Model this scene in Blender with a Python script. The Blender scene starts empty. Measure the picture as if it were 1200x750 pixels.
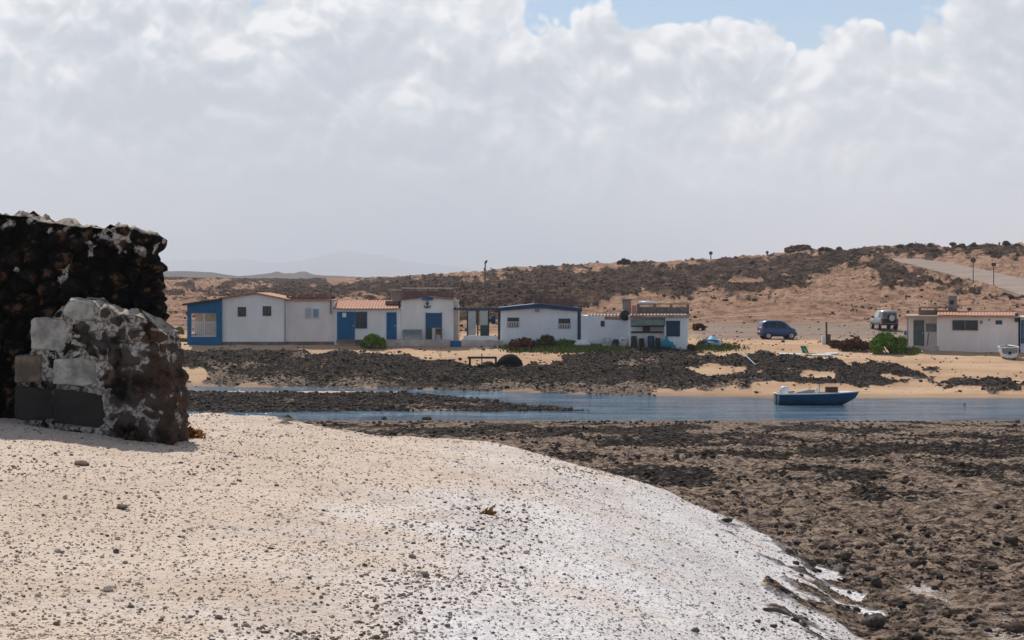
import bpy, math, random
import numpy as np
from mathutils import Vector, Matrix, kdtree

random.seed(7)
RNG = np.random.default_rng(11)
SC = bpy.context.scene
COL = SC.collection
FPX, CX, HY, EYE = 2000.0, 600.0, 344.0, 6.0       # lens in photo pixels, picture centre, eye-level row, eye height

# ------------------------------------------------------------------ numpy noise
def _hash(ix, iy, seed):
    h = (ix.astype(np.int64) * 374761393 + iy.astype(np.int64) * 668265263 + seed * 1442695041) & 0xFFFFFFFF
    h = ((h ^ (h >> 13)) * 1274126177) & 0xFFFFFFFF
    h = h ^ (h >> 16)
    return (h & 0xFFFFFF).astype(np.float32) / np.float32(0xFFFFFF)

def vnoise(x, y, seed=0):
    x0 = np.floor(x); y0 = np.floor(y)
    fx = (x - x0).astype(np.float32); fy = (y - y0).astype(np.float32)
    ix = x0.astype(np.int64); iy = y0.astype(np.int64)
    fx = fx * fx * (3 - 2 * fx); fy = fy * fy * (3 - 2 * fy)
    a = _hash(ix, iy, seed); b = _hash(ix + 1, iy, seed); c = _hash(ix, iy + 1, seed); d = _hash(ix + 1, iy + 1, seed)
    return (a + (b - a) * fx) * (1 - fy) + (c + (d - c) * fx) * fy

def fbm(x, y, octv=4, seed=0, gain=0.5, ridged=False):
    s = 0.0; amp = 1.0; tot = 0.0
    for o in range(octv):
        n = vnoise(x, y, seed + o * 17)
        if ridged:
            n = 1 - np.abs(2 * n - 1)
        s = s + amp * n; tot += amp; amp *= gain
        x, y = x * 1.73 + y * 1.0 + 3.1, y * 1.73 - x * 1.0 + 7.7
    return s / tot

def sstep(a, b, x):
    t = np.clip((x - a) / (b - a), 0, 1)
    return t * t * (3 - 2 * t)

def sdf_poly(X, Y, P):
    """signed distance to a closed polygon, positive inside"""
    P = np.asarray(P, float); n = len(P)
    d = np.full(X.shape, 1e9); ins = np.zeros(X.shape, bool)
    for i in range(n):
        ax, ay = P[i]; bx, by = P[(i + 1) % n]
        ex, ey = bx - ax, by - ay
        t = np.clip(((X - ax) * ex + (Y - ay) * ey) / (ex * ex + ey * ey + 1e-12), 0, 1)
        d = np.minimum(d, np.hypot(X - ax - t * ex, Y - ay - t * ey))
        c = (ay > Y) != (by > Y)
        ins ^= c & (X < ex * (Y - ay) / (ey if abs(ey) > 1e-9 else 1e-9) + ax)
    return np.where(ins, d, -d)

# ------------------------------------------------------------------ terrain
EDGE = np.array([(-60, 45), (-14, 27), (-7, 24.2), (-3.4, 22.4), (-1.7, 21.5), (-.43, 21.6), (.65, 21.8), (1.47, 22.6),
                 (2.2, 23.0), (2.8, 22.2), (3.1, 20.6), (3.14, 18.8), (3.05, 17.0), (2.78, 14.3), (2.66, 12), (2.6, 8), (2.8, -14)])
RIDGE = np.array([(-1500, 322), (0, 321), (190, 326), (330, 328), (440, 326.5), (500, 323.5), (600, 316), (660, 313), (720, 309.5), (800, 306),
                  (900, 300.5), (935, 294), (1000, 294), (1065, 288), (1110, 293), (1150, 290), (1200, 289), (2600, 276)])
RDIST = np.array([(-1500, 600), (330, 640), (440, 560), (600, 430), (800, 400), (1000, 340), (1200, 310), (2600, 300)])
SHORE = np.array([(-3000, 112), (210, 110.5), (480, 107), (650, 103), (760, 100), (900, 98), (1300, 97), (4000, 97)])

def edge_info(X, Y):
    best = np.full(X.shape, 1e9)
    ze = np.interp(X, [-60, -14, -3.4, -.4, .6, 1.38, 2.2, 2.8, 3.3], [3.6, 4.3, 4.4, 4.11, 3.86, 3.60, 3.30, 3.12, 3.0])
    for i in range(len(EDGE) - 1):
        (ax, ay), (bx, by) = EDGE[i], EDGE[i + 1]
        ex, ey = bx - ax, by - ay
        t = np.clip(((X - ax) * ex + (Y - ay) * ey) / (ex * ex + ey * ey), 0, 1)
        d = np.hypot(X - ax - t * ex, Y - ay - t * ey)
        best = np.minimum(best, d)
    poly = np.vstack([EDGE, [(-60, -14)]])
    s = sdf_poly(X, Y, poly)
    return np.where(s > 0, best, -best), ze

def zs(X, Y):
    """smooth terrain: (height, beach signed distance)"""
    X = np.asarray(X, float); Y = np.asarray(Y, float)
    px = CX + FPX * X / np.maximum(Y, 30)
    rock = np.clip(0.12 + (78 - Y) * 0.045, -0.5, 3.15)
    ds = np.interp(px, SHORE[:, 0], SHORE[:, 1])
    far = 2.2 * (Y - ds) / (125 - ds)
    far = np.where(Y > 125, np.interp(Y, [125, 138, 150], [2.2, 2.38, 2.65]), far)
    far = np.clip(far, -0.5, None)
    lag = np.where(Y < 0.5 * (78 + ds), rock, far)
    # hill
    rd = np.interp(px, RDIST[:, 0], RDIST[:, 1]); ry = np.interp(px, RIDGE[:, 0], RIDGE[:, 1])
    zr = EYE + (HY - ry) * rd / FPX
    up = 2.65 + (zr - 2.65) * np.clip((Y - 150) / (rd - 150), 0, 1.0)
    down = np.maximum(zr - (Y - rd) * 0.05, 3.0)
    hill = np.where(Y < rd, up, down)
    z = np.where(Y > 150, hill, lag)
    s = np.full(X.shape, -99.0)
    m = Y < 60
    if m.any():
        xs, ys = X[m], Y[m]
        sd, ze = edge_info(xs, ys)
        ztop = 4.5 + 0.1 * np.clip(-xs - 3.4, 0, 3) + 0.06 * np.exp(-((xs + 3.4) ** 2 + (ys - 17.5) ** 2) / 3) + 0.22 * np.exp(-((xs + 5.8) / 1.9) ** 2 - ((ys - 18.6) / 2.2) ** 2)
        ins = ze + (ztop - ze) * (1 - np.exp(-np.clip(sd, 0, None) / 9.0))
        outz = ze - 0.45 * np.clip(-sd, 0, None)
        b = np.where(sd > 0, ins, outz)
        r = z[m]
        k = 0.12
        h = np.clip(0.5 + 0.5 * (b - r) / k, 0, 1)
        z[m] = r + (b - r) * h + k * h * (1 - h)
        s[m] = sd
    return z, s

def pixrow(z, Y):
    return HY + FPX * (EYE - z) / np.maximum(Y, 1)

LAVA_A = [(100, 411), (330, 412), (450, 417), (540, 425), (600, 429), (650, 424), (690, 414), (740, 411), (805, 414), (870, 415), (960, 420), (1040, 427),
          (1090, 434), (1060, 441), (960, 440), (890, 436), (830, 430), (815, 434), (830, 441), (900, 440), (1000, 443), (1090, 447), (1110, 450),
          (1000, 453), (900, 452), (840, 455), (800, 461), (740, 464), (650, 461), (480, 458), (330, 453), (260, 452), (100, 452)]
LAVA_B = [(1105, 448), (1150, 445), (1400, 442), (1400, 459), (1160, 457), (1120, 453)]
SAND_HOLE = [(190, 436), (232, 437), (243, 441), (215, 447), (190, 448)]
DARK = [(380, 333), (440, 329), (520, 325), (600, 319), (700, 313), (800, 307), (900, 302), (930, 295), (1060, 286), (1120, 294), (1085, 305), (1040, 303), (1000, 312),
        (950, 322), (870, 330), (800, 338), (740, 352), (690, 366), (640, 376), (560, 376), (500, 368), (430, 352)]
DARKS = [DARK, [(838, 331), (930, 329), (940, 335), (880, 340), (838, 338)], [(1020, 306), (1045, 304), (1085, 322), (1100, 332), (1040, 334), (1015, 322)],
         [(1090, 294), (1150, 286), (1260, 286), (1260, 300), (1180, 302), (1120, 298)], [(150, 333), (270, 336), (330, 340), (390, 343), (380, 352), (150, 350)],
         [(1110, 330), (1200, 350), (1260, 352), (1260, 356), (1180, 352), (1110, 340)], [(150, 322), (330, 326), (420, 329), (330, 331), (150, 328)]]
LIGHTS_ = [[(590, 320), (620, 316), (690, 313), (720, 314), (690, 318), (620, 321)]]
ROAD_L = [(1036, 304.5), (1062, 309), (1092, 317), (1140, 329), (1200, 347), (1270, 364)]
ROAD_R = [(1046, 302.8), (1080, 304.5), (1110, 308.5), (1150, 316), (1200, 328), (1270, 343)]
SPIT_U = [(-2000, 457.5), (200, 457.5), (480, 459.5), (560, 466), (620, 473), (695, 479)]
SPIT_L = [(-2000, 481), (200, 481), (290, 482), (420, 481), (560, 481), (695, 480.5)]

def terrain(X, Y, full=True):
    """full terrain height plus the material masks"""
    z, s = zs(X, Y)
    px = CX + FPX * X / np.maximum(Y, 30)
    py = pixrow(z, Y)
    A = {}
    one = np.zeros(X.shape)
    near = Y < 85; mid = (Y >= 60) & (Y < 165); hill = Y > 140
    shingle = one.copy(); white = one.copy(); lava = one.copy(); tan = one.copy(); dark = one.copy(); dirt = one.copy(); wet = one.copy(); road = one.copy()
    hillm = sstep(140, 156, Y)
    m = near
    if m.any():
        x, y, ss = X[m], Y[m], s[m]
        n1 = fbm(x * .9, y * .9, 4, 3); n2 = fbm(x * 3.1, y * 3.1, 3, 5)
        rag = 1 + .8 * sstep(2.0, 2.9, x) * sstep(22, 19.5, y)
        e = ss + ((n1 - .5) * 1.2 + (n2 - .5) * 1.5) * rag
        sh = sstep(-.22, .16, e)
        # white spill patches of coral beyond the edge
        sp = sstep(.53, .62, fbm(x * 1.1 + 5, y * .55, 4, 9)) * sstep(-2.3, -.5, ss) * (y < 30)
        sh = np.maximum(sh, sp * .85)
        shingle[m] = sh
        xw = -0.75 + (y - 7.5) * 0.14
        white[m] = sstep(-1.9, 1.3, x - xw + (n1 - .5) * 3.2 + (n2 - .5) * 1.2)
        lava[m] = (1 - sh) * 1.0
        t = fbm(x * .55, y * .28, 5, 21)
        bias = np.interp(y, [8, 16, 24, 33, 40, 55, 66, 72, 78, 85], [.36, .35, .29, .2, .06, .06, .02, .08, .2, .15])
        tan[m] = sstep(.44, .64, t + bias)
        rough = fbm(x * .5, y * .5, 3, 31)
        rel = fbm(x * 1.1, y * 1.1, 6, 41, .58, True)
        rel2 = fbm(x * 5.0, y * 5.0, 4, 43, .55, True)
        amp = (1 - sh) * np.interp(y, [6, 14, 30, 60, 76, 80], [.22, .26, .42, .5, .22, .05])
        dz = .8 * amp * (rel - .55) * (0.5 + rough) + (1 - sh) * .07 * (rel2 - .5) * (y < 60)
        dz += sh * ((fbm(x * .8, y * .8, 4, 51) - .5) * .17 + (fbm(x * 14, y * 14, 3, 53, .7) - .5) * .016)
        lagn = sstep(77, 81, y)
        z[m] = z[m] + dz * (1 - lagn)
    m = mid
    if m.any():
        x, y, p, q = X[m], Y[m], px[m], py[m]
        zz = z[m]
        su = np.interp(p, *np.array(SPIT_U).T); sl = np.interp(p, *np.array(SPIT_L).T)
        q0 = HY + FPX * (EYE - .1) / y
        nn = fbm(x * .35, y * .2, 4, 61)
        ins = np.minimum(q0 - su, sl - q0) * (p < 697) + (nn - .5) * 3.0
        spit = sstep(-.4, 1.8, ins) * (p < 700)
        # thin wet sand strip and channel to the left
        chan = sstep(451.5, 453, q) * sstep(457.6, 456.4, q0) * sstep(500, 470, p) * (y > 100)
        strip = sstep(456.2, 456.8, q0) * sstep(463, 461, q0) * sstep(500, 440, p) * (y > 96)
        rel = fbm(x * .9, y * .9, 5, 71, .6, True)
        zz = np.maximum(zz, -0.35 + spit * (.42 + .2 * (rel - .5)))
        zz = np.where(strip > .5, np.maximum(zz, .035), zz)
        zz = np.where(chan > .5, np.minimum(zz, -.03), zz)
        n = (fbm(p * .03, q * .12, 5, 81) - .5)
        qq = 3.0
        def inpoly(P):
            P = [(a, b * qq) for a, b in P]
            return sdf_poly(p, q * qq, P)
        la = np.maximum(inpoly(LAVA_A), inpoly(LAVA_B))
        la = np.minimum(la, -inpoly(SAND_HOLE))
        lam = sstep(-9, 9, la + n * 58 + (fbm(x * 1.3, y * .5, 3, 83) - .5) * 16) * (y > 84) * (q > 408)
        lv = np.maximum(lam, spit)
        sdist = np.interp(p, SHORE[:, 0], SHORE[:, 1])
        lav0 = lava[m]
        lava[m] = np.where(y < 85, np.maximum(lav0, spit), lv)
        t = fbm(x * .4, y * .25, 5, 23)
        low = np.exp(-((y - sdist - 1.5) / 2.2) ** 2)
        tan[m] = np.where(y < 82, tan[m], np.clip(sstep(.6, .74, t) * .6 + low * .75 * sstep(.35, .6, t + .1), 0, 1))
        wet[m] = np.where(y > 82, np.exp(-((y - sdist) / 1.0) ** 2), 0)
        zz = zz + lam * (rel - .35) * .55 * sstep(0, 2.0, y - sdist) + (1 - lv) * (fbm(x * .6, y * .6, 4, 91) - .5) * .16 * sstep(90, 110, y) * sstep(160, 130, y)
        z[m] = zz
        dirt[m] = sstep(399, 396, q) * sstep(376, 381, q) * sstep(790, 830, p + n * 60) * sstep(1100, 1050, p)
    m = hill
    if m.any():
        x, y, p, q = X[m], Y[m], px[m], py[m]
        n = fbm(p * .02, q * .07, 5, 101) - .5
        n2 = fbm(p * .09, q * .25, 4, 103) - .5
        dk = one[m] - 99
        for P in DARKS:
            dk = np.maximum(dk, sdf_poly(p, q * 2.5, [(a, b * 2.5) for a, b in P]))
        for P in LIGHTS_:
            dk = np.minimum(dk, -sdf_poly(p, q * 2.5, [(a, b * 2.5) for a, b in P]) * 1.5)
        d0 = sstep(-22, 22, dk + n * 70 + n2 * 45)
        dark[m] = np.clip(d0 * .92 + .08 + n2 * .7, 0, 1)
        rp = ROAD_L + ROAD_R[::-1]
        rdm = sdf_poly(p, q * 2, [(a, b * 2) for a, b in rp])
        rflat = sstep(-5, 1, rdm)
        road[m] = sstep(-1.5, .5, rdm)
        rdi = np.interp(p, RDIST[:, 0], RDIST[:, 1])
        a = sstep(150, 200, y) * (1 - rflat) * sstep(2500, 800, y)
        z[m] = z[m] + a * ((fbm(x * .05, y * .03, 3, 111) - .5) * 1.0 + (fbm(x * .35, y * .2, 5, 113, .6, True) - .5) * (1.5 + .5 * dark[m]) + (fbm(x * 1.2, y * .8, 3, 117) - .5) * .5 * dark[m])
    A.update(shingle=shingle, white=white, lava=lava, tan=tan, hillmask=hillm, dark=dark, dirt=dirt, wet=wet, road=road)
    return z, A, s

_D = np.geomspace(5, 690, 7000)
def at(px, py):
    """the ground point seen at a place of the photograph"""
    z, _ = zs((px - CX) / FPX * _D, _D)
    q = pixrow(z, _D)
    i = np.argmax(q <= py)
    d = _D[i]
    x = (px - CX) / FPX * d
    zz, _, _ = terrain(np.array([x]), np.array([d]))
    return Vector((x, d, float(zz[0])))

def gz(x, y):
    return float(terrain(np.array([float(x)]), np.array([float(y)]))[0][0])

# ------------------------------------------------------------------ materials
class NT:
    def __init__(s, name):
        s.m = bpy.data.materials.new(name); s.m.use_nodes = True
        s.t = s.m.node_tree; s.b = s.t.nodes['Principled BSDF']; s.n = s.t.nodes
    def add(s, kind, **kw):
        n = s.n.new(kind)
        for k, v in kw.items():
            setattr(n, k, v)
        return n
    def ln(s, a, b): s.t.links.new(a, b)
    def pos(s, scale=(1, 1, 1)):
        g = s.add('ShaderNodeNewGeometry'); mp = s.add('ShaderNodeMapping'); mp.inputs['Scale'].default_value = scale
        s.ln(g.outputs['Position'], mp.inputs['Vector']); return mp.outputs[0]
    def obj(s, scale=(1, 1, 1)):
        g = s.add('ShaderNodeTexCoord'); mp = s.add('ShaderNodeMapping'); mp.inputs['Scale'].default_value = scale
        s.ln(g.outputs['Object'], mp.inputs['Vector']); return mp.outputs[0]
    def noise(s, vec, scale, detail=4, rough=.55, dist=0):
        n = s.add('ShaderNodeTexNoise'); n.inputs['Scale'].default_value = scale; n.inputs['Detail'].default_value = detail
        n.inputs['Roughness'].default_value = rough; n.inputs['Distortion'].default_value = dist
        s.ln(vec, n.inputs['Vector']); return n.outputs['Fac']
    def voro(s, vec, scale, feat='F1', out='Distance', rnd=1.0):
        n = s.add('ShaderNodeTexVoronoi'); n.feature = feat; n.inputs['Scale'].default_value = scale; n.inputs['Randomness'].default_value = rnd
        s.ln(vec, n.inputs['Vector']); return n.outputs[out]
    def attr(s, name):
        n = s.add('ShaderNodeAttribute'); n.attribute_name = name; return n.outputs['Fac']
    def math(s, op, a, b=None, c=None, clamp=False):
        n = s.add('ShaderNodeMath', operation=op); n.use_clamp = clamp
        for i, v in enumerate((a, b, c)):
            if v is None: continue
            if isinstance(v, (int, float)): n.inputs[i].default_value = v
            else: s.ln(v, n.inputs[i])
        return n.outputs[0]
    def rng(s, v, a, b, c=0, d=1):
        n = s.add('ShaderNodeMapRange'); n.interpolation_type = 'SMOOTHSTEP'
        for i, q in enumerate((v, a, b, c, d)):
            if isinstance(q, (int, float)): n.inputs[i].default_value = q
            else: s.ln(q, n.inputs[i])
        return n.outputs[0]
    def mix(s, f, a, b, mode='MIX'):
        n = s.add('ShaderNodeMix', data_type='RGBA', blend_type=mode)
        for i, v in ((0, f), (6, a), (7, b)):
            if isinstance(v, (int, float)): n.inputs[i].default_value = v
            elif isinstance(v, (tuple, list)): n.inputs[i].default_value = (*v[:3], 1)
            else: s.ln(v, n.inputs[i])
        return n.outputs[2]
    def ramp(s, f, stops):
        n = s.add('ShaderNodeValToRGB'); e = n.color_ramp.elements
        while len(e) < len(stops): e.new(.5)
        for i, (p, c) in enumerate(stops):
            e[i].position = p; e[i].color = (*c, 1)
        s.ln(f, n.inputs[0]); return n.outputs[0]
    def bump(s, h, strength=.5, dist=.05, prev=None):
        n = s.add('ShaderNodeBump'); n.inputs['Strength'].default_value = strength; n.inputs['Distance'].default_value = dist
        s.ln(h, n.inputs['Height'])
        if prev is not None: s.ln(prev, n.inputs['Normal'])
        return n.outputs[0]
    def done(s, col=None, rough=.9, normal=None, spec=.3):
        if col is not None:
            if isinstance(col, (tuple, list)): s.b.inputs['Base Color'].default_value = (*col[:3], 1)
            else: s.ln(col, s.b.inputs['Base Color'])
        if isinstance(rough, (int, float)): s.b.inputs['Roughness'].default_value = rough
        else: s.ln(rough, s.b.inputs['Roughness'])
        s.b.inputs['Specular IOR Level'].default_value = spec
        if normal is not None: s.ln(normal, s.b.inputs['Normal'])
        return s.m

def simple(name, c, rough=.7, var=.25, scale=3., tint=None, bump=0., metal=0., spec=.3, streak=False):
    n = NT(name); v = n.obj((1, 1, .35 if streak else 1))
    f = n.noise(v, scale, 5, .6)
    dk = tuple(x * (1 - var) for x in c) if tint is None else tint
    col = n.mix(n.rng(f, .35, .68), dk, c)
    f2 = n.noise(v, scale * 9, 3)
    col = n.mix(n.rng(f2, .3, .8, 0, .18), col, tuple(x * .6 for x in c))
    n.b.inputs['Metallic'].default_value = metal
    return n.done(col, rough, n.bump(f2, bump, .02) if bump else None, spec)

M = {}
M['white'] = simple('whitewash', (.84, .82, .80), .85, .0, .7, (.73, .705, .685), .3, streak=True)
M['bluewhite'] = simple('bluish_whitewash', (.78, .81, .85), .85, .0, .7, (.68, .705, .75), .3, streak=True)
M['pinkwhite'] = simple('pinkish_plaster', (.81, .74, .705), .85, .0, .7, (.70, .635, .60), .3, streak=True)
M['plinth'] = simple('plinth_plaster', (.56, .50, .48), .9, .0, 1.2, (.36, .31, .29), .3)
M['blue'] = simple('blue_paint', (.002, .12, .28), .55, .25, 2, (.004, .095, .22))
M['navy'] = simple('navy_paint', (.014, .05, .12), .55, .3, 2)
M['bluegrey'] = simple('blue_grey_paint', (.035, .075, .125), .6, .3, 2)
M['glass'] = simple('window_glass', (.025, .03, .035), .12, .3, 1, spec=.6)
M['paleglass'] = simple('pale_glass', (.45, .5, .5), .25, .2, 1, spec=.5)
M['bluepane'] = simple('blue_pane', (.22, .32, .43), .3, .2, 1)
M['darkframe'] = simple('dark_frame', (.03, .032, .036), .6, .3, 3)
M['greyframe'] = simple('grey_frame', (.25, .26, .28), .6, .3, 3)
M['whitemetal'] = simple('white_metal', (.72, .73, .74), .5, .15, 4)
M['tile'] = simple('clay_tile', (.50, .22, .12), .85, .0, 2.5, (.36, .19, .13), .4)
M['paletile'] = simple('pale_clay_tile', (.55, .42, .34), .85, .0, 2.5, (.34, .25, .2), .4)
M['redbrick'] = simple('red_brown_masonry', (.26, .14, .115), .9, .0, 2.2, (.15, .095, .085), .5)
M['cream'] = simple('cream_trim', (.68, .58, .48), .85, .2, 3)
M['greymason'] = simple('grey_brown_masonry', (.22, .175, .15), .9, .0, 2, (.13, .1, .09), .5)
M['tank'] = simple('fibre_cement', (.33, .27, .245), .9, .0, 2, (.22, .18, .165), .4)
M['blackplastic'] = simple('black_plastic', (.02, .021, .023), .5, .3, 3)
M['greydoor'] = simple('grey_green_door', (.10, .135, .145), .6, .25, 2)
M['greenpanel'] = simple('dark_green_panel', (.035, .075, .065), .6, .3, 2)
M['greenawning'] = simple('faded_green_sheet', (.22, .29, .26), .7, .3, 2)
M['wood'] = simple('weathered_wood', (.13, .085, .06), .85, .35, 4, bump=.3)
M['darkwood'] = simple('dark_wet_wood', (.03, .026, .024), .8, .3, 4)
M['turq'] = simple('turquoise_plastic', (.01, .22, .30), .45, .2, 2)
M['tarp'] = simple('blue_tarp', (.05, .22, .42), .6, .3, 2, (.18, .36, .52))
M['bag'] = simple('dirty_white_bag', (.5, .48, .47), .85, .0, 4, (.25, .24, .25), .4)
M['hullwhite'] = simple('white_gelcoat', (.75, .75, .74), .35, .15, 2)
M['hullblue'] = simple('blue_hull_paint', (.003, .068, .155), .35, .3, 1.5, (.004, .045, .11))
M['hulldark'] = simple('dark_bottom_paint', (.015, .018, .022), .6, .3, 2)
M['motor'] = simple('pale_motor_cowl', (.70, .74, .78), .35, .1, 3)
M['rust'] = simple('rusty_crate', (.11, .055, .03), .8, .3, 4)
M['metalpole'] = simple('dull_metal', (.09, .09, .095), .5, .3, 3, metal=.4)
M['signback'] = simple('sign_back', (.06, .058, .06), .6, .3, 3)
M['greenfab'] = simple('green_fabric', (.005, .17, .10), .8, .25, 3)
M['rope'] = simple('pale_hose', (.34, .38, .35), .7, .2, 5)
M['carblue'] = simple('car_paint_blue', (.011, .052, .165), .3, .15, 1, spec=.5)
M['carsilver'] = simple('car_paint_silver', (.36, .38, .39), .35, .12, 1, metal=.3, spec=.5)
M['carglass'] = simple('car_glass', (.012, .016, .02), .08, .2, 1, spec=.7)
M['tyre'] = simple('tyre_rubber', (.018, .018, .019), .8, .2, 4)
M['alloy'] = simple('alloy_wheel', (.42, .43, .45), .4, .2, 4, metal=.5)
M['redlens'] = simple('red_lens', (.35, .02, .025), .25, .2, 3, spec=.6)
M['clearlens'] = simple('clear_lens', (.6, .62, .64), .2, .1, 3, spec=.6)
M['plastictrim'] = simple('dark_trim', (.025, .026, .03), .6, .2, 3)

def leafmat(name, c1, c2, c3):
    n = NT(name); g = n.add('ShaderNodeNewGeometry')
    col = n.ramp(g.outputs['Random Per Island'], [(0, c1), (.5, c2), (1, c3)])
    n.b.inputs['Subsurface Weight'].default_value = 0
    return n.done(col, .8, None, .04)
M['net'] = simple('black_net', (.009, .009, .010), .95, .4, 6, bump=.5, spec=.1)
M['leafgreen'] = leafmat('green_leaves', (.055, .11, .012), (.105, .20, .025), (.19, .30, .05))
M['leafred'] = leafmat('dry_red_brown_twigs', (.06, .028, .018), (.11, .05, .032), (.2, .11, .06))
M['leafolive'] = leafmat('olive_brown_scrub', (.05, .045, .02), (.10, .085, .04), (.17, .13, .06))
M['leafgrass'] = leafmat('grass_blades', (.05, .08, .015), (.09, .13, .03), (.2, .2, .07))
M['leaforange'] = leafmat('dried_orange_weed', (.18, .06, .015), (.3, .13, .03), (.28, .17, .05))
M['leafdark'] = leafmat('hill_scrub_leaves', (.035, .025, .018), (.065, .044, .03), (.12, .08, .054))

def rockmat(name, dark, lightc, sc=8):
    n = NT(name); v = n.pos(); g = n.add('ShaderNodeNewGeometry')
    f = n.noise(v, sc, 6, .65)
    col = n.mix(n.rng(f, .4, .7), dark, lightc)
    r = n.math('MULTIPLY_ADD', g.outputs['Random Per Island'], 1.1, .5)
    col = n.mix(1, col, col)
    cm = n.add('ShaderNodeVectorMath', operation='SCALE'); n.ln(col, cm.inputs[0]); n.ln(r, cm.inputs['Scale'])
    return n.done(cm.outputs[0], .9, n.bump(f, .6, .03), .03)
M['lavastone'] = rockmat('lava_stone', (.03, .0265, .025), (.115, .092, .077))
M['brownstone'] = rockmat('brown_stone', (.07, .052, .043), (.17, .125, .095), 12)
M['tanstone'] = rockmat('tan_stone', (.2, .15, .11), (.36, .27, .2), 12)
M['greystone'] = rockmat('grey_pebble', (.10, .09, .08), (.24, .2, .17), 30)
M['midstone'] = rockmat('mid_grey_pebble', (.22, .19, .165), (.38, .33, .285), 30)
M['umberstone'] = rockmat('umber_pebble', (.13, .10, .08), (.27, .21, .165), 30)
M['paleshell'] = rockmat('bleached_coral', (.46, .43, .40), (.66, .62, .58), 40)
M['tanshell'] = rockmat('cream_coral', (.42, .34, .27), (.60, .51, .42), 40)
M['hillstone'] = rockmat('hill_stone', (.034, .022, .016), (.10, .063, .044), 1.2)

def ground_material():
    n = NT('ground'); v = n.pos()
    a = {k: n.attr(k) for k in ('shingle', 'white', 'lava', 'tan', 'hillmask', 'dark', 'dirt', 'wet')}
    # noises
    f1 = n.noise(v, .7, 6, .6); f3 = n.noise(v, 4.6, 7, .68); f12 = n.noise(v, 13, 5, .65); f60 = n.noise(v, 55, 4, .6)
    vs = n.pos((.30, .9, .9)); fs = n.noise(vs, .35, 6, .6); fss = n.noise(vs, 1.5, 6, .65)
    # sand of the far shore
    sand = n.mix(n.rng(fs, .35, .65), (.49, .31, .19), (.63, .43, .28))
    sand = n.mix(n.rng(fss, .56, .72, 0, .55), sand, (.30, .215, .15))
    # lava
    lav = n.ramp(f3, [(.40, (.008, .007, .0066)), (.47, (.024, .0205, .0185)), (.53, (.060, .047, .039)), (.60, (.18, .135, .10))])
    lav = n.mix(n.rng(f12, .52, .62, 0, .5), lav, (.075, .054, .04)); lav = n.mix(n.rng(fss, .34, .48, .75, 0), lav, (.012, .012, .013))
    pit = n.noise(n.pos((.7, 1, 1)), 6.5, 9, .74)
    lav = n.mix(n.rng(pit, .45, .51, .9, 0), lav, (.0045, .004, .004)); lav = n.mix(n.rng(pit, .55, .62, 0, .4), lav, (.13, .095, .07))
    tanc = n.mix(n.rng(f3, .40, .60), (.15, .103, .08), (.42, .31, .23))
    tanc = n.mix(n.rng(f12, .48, .64, 0, .8), tanc, (.055, .045, .04)); tanc = n.mix(n.rng(pit, .43, .50, .9, 0), tanc, (.02, .016, .014)); tanc = n.mix(n.rng(pit, .53, .60, 0, .6), tanc, (.46, .34, .235))
    tm = n.math('MULTIPLY_ADD', fss, 1.5, -.75); tm = n.math('ADD', tm, a['tan'])
    tm = n.rng(n.math('ADD', tm, n.math('MULTIPLY_ADD', f3, 2.6, -1.3)), .35, .65)
    lav = n.mix(tm, lav, tanc)
    col = n.mix(n.rng(n.math('ADD', a['lava'], n.math('MULTIPLY_ADD', f3, .6, -.3)), .4, .6), sand, lav)
    # hill
    hs = n.mix(n.rng(fs, .35, .65), (.29, .168, .108), (.40, .248, .165))
    hs = n.mix(n.rng(f1, .5, .66, 0, .6), hs, (.15, .092, .064))
    hd = n.mix(n.rng(f1, .38, .66), (.032, .0195, .014), (.085, .052, .036))
    hd = n.mix(n.rng(fss, .56, .7, 0, .6), hd, (.13, .088, .066))
    dm = n.rng(n.math('ADD', a['dark'], n.math('MULTIPLY_ADD', f1, 1.1, -.55)), .35, .6)
    mot = n.noise(n.pos((.5, .35, 1)), .9, 7, .7)
    hs = n.mix(n.rng(mot, .49, .56, 0, .8), hs, (.16, .098, .068)); hd = n.mix(n.rng(mot, .44, .50, .85, 0), hd, (.012, .008, .0065)); hd = n.mix(n.rng(mot, .54, .60, 0, .6), hd, (.16, .10, .068))
    hc = n.mix(dm, hs, hd)
    col = n.mix(a['hillmask'], col, hc)
    dc = n.mix(n.rng(fs, .35, .65), (.27, .195, .15), (.33, .25, .2))
    col = n.mix(a['dirt'], col, dc)
    col = n.mix(n.math('MULTIPLY', a['wet'], .6), col, (.09, .06, .04))
    # shingle of bleached coral
    tanS = n.mix(n.rng(f1, .3, .7), (.54, .42, .325), (.615, .50, .405))
    whS = n.mix(n.rng(f1, .3, .7), (.625, .575, .55), (.69, .65, .63))
    sh = n.mix(a['white'], tanS, whS)
    sh = n.mix(n.rng(n.noise(v, .55, 5, .6), .5, .7, 0, .28), sh, (.44, .35, .28))
    vz = n.voro(v, 42, 'F1', 'Color')
    sp = n.add('ShaderNodeSeparateColor'); n.ln(vz, sp.inputs[0])
    sh = n.mix(n.rng(sp.outputs[0], .60, .95, 0, .38), sh, (.42, .35, .29))
    sh = n.mix(n.rng(sp.outputs[1], .94, .97, 0, .5), sh, (.2, .165, .14))
    sh = n.mix(n.rng(f60, .55, .75, 0, .3), sh, (.36, .30, .25))
    sh = n.mix(n.rng(f12, .56, .72, 0, .22), sh, (.36, .30, .25))
    sm = n.math('ADD', a['shingle'], n.math('ADD', n.math('MULTIPLY_ADD', f12, 2.2, -1.1), n.math('MULTIPLY_ADD', f60, 1.6, -.8)))
    col = n.mix(n.rng(sm, .35, .65), col, sh)
    vd = n.voro(v, 42, 'F1', 'Distance')
    hr = n.math('MULTIPLY', f3, n.math('SUBTRACT', 1.0, n.math('MULTIPLY', a['shingle'], .85)))
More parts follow.
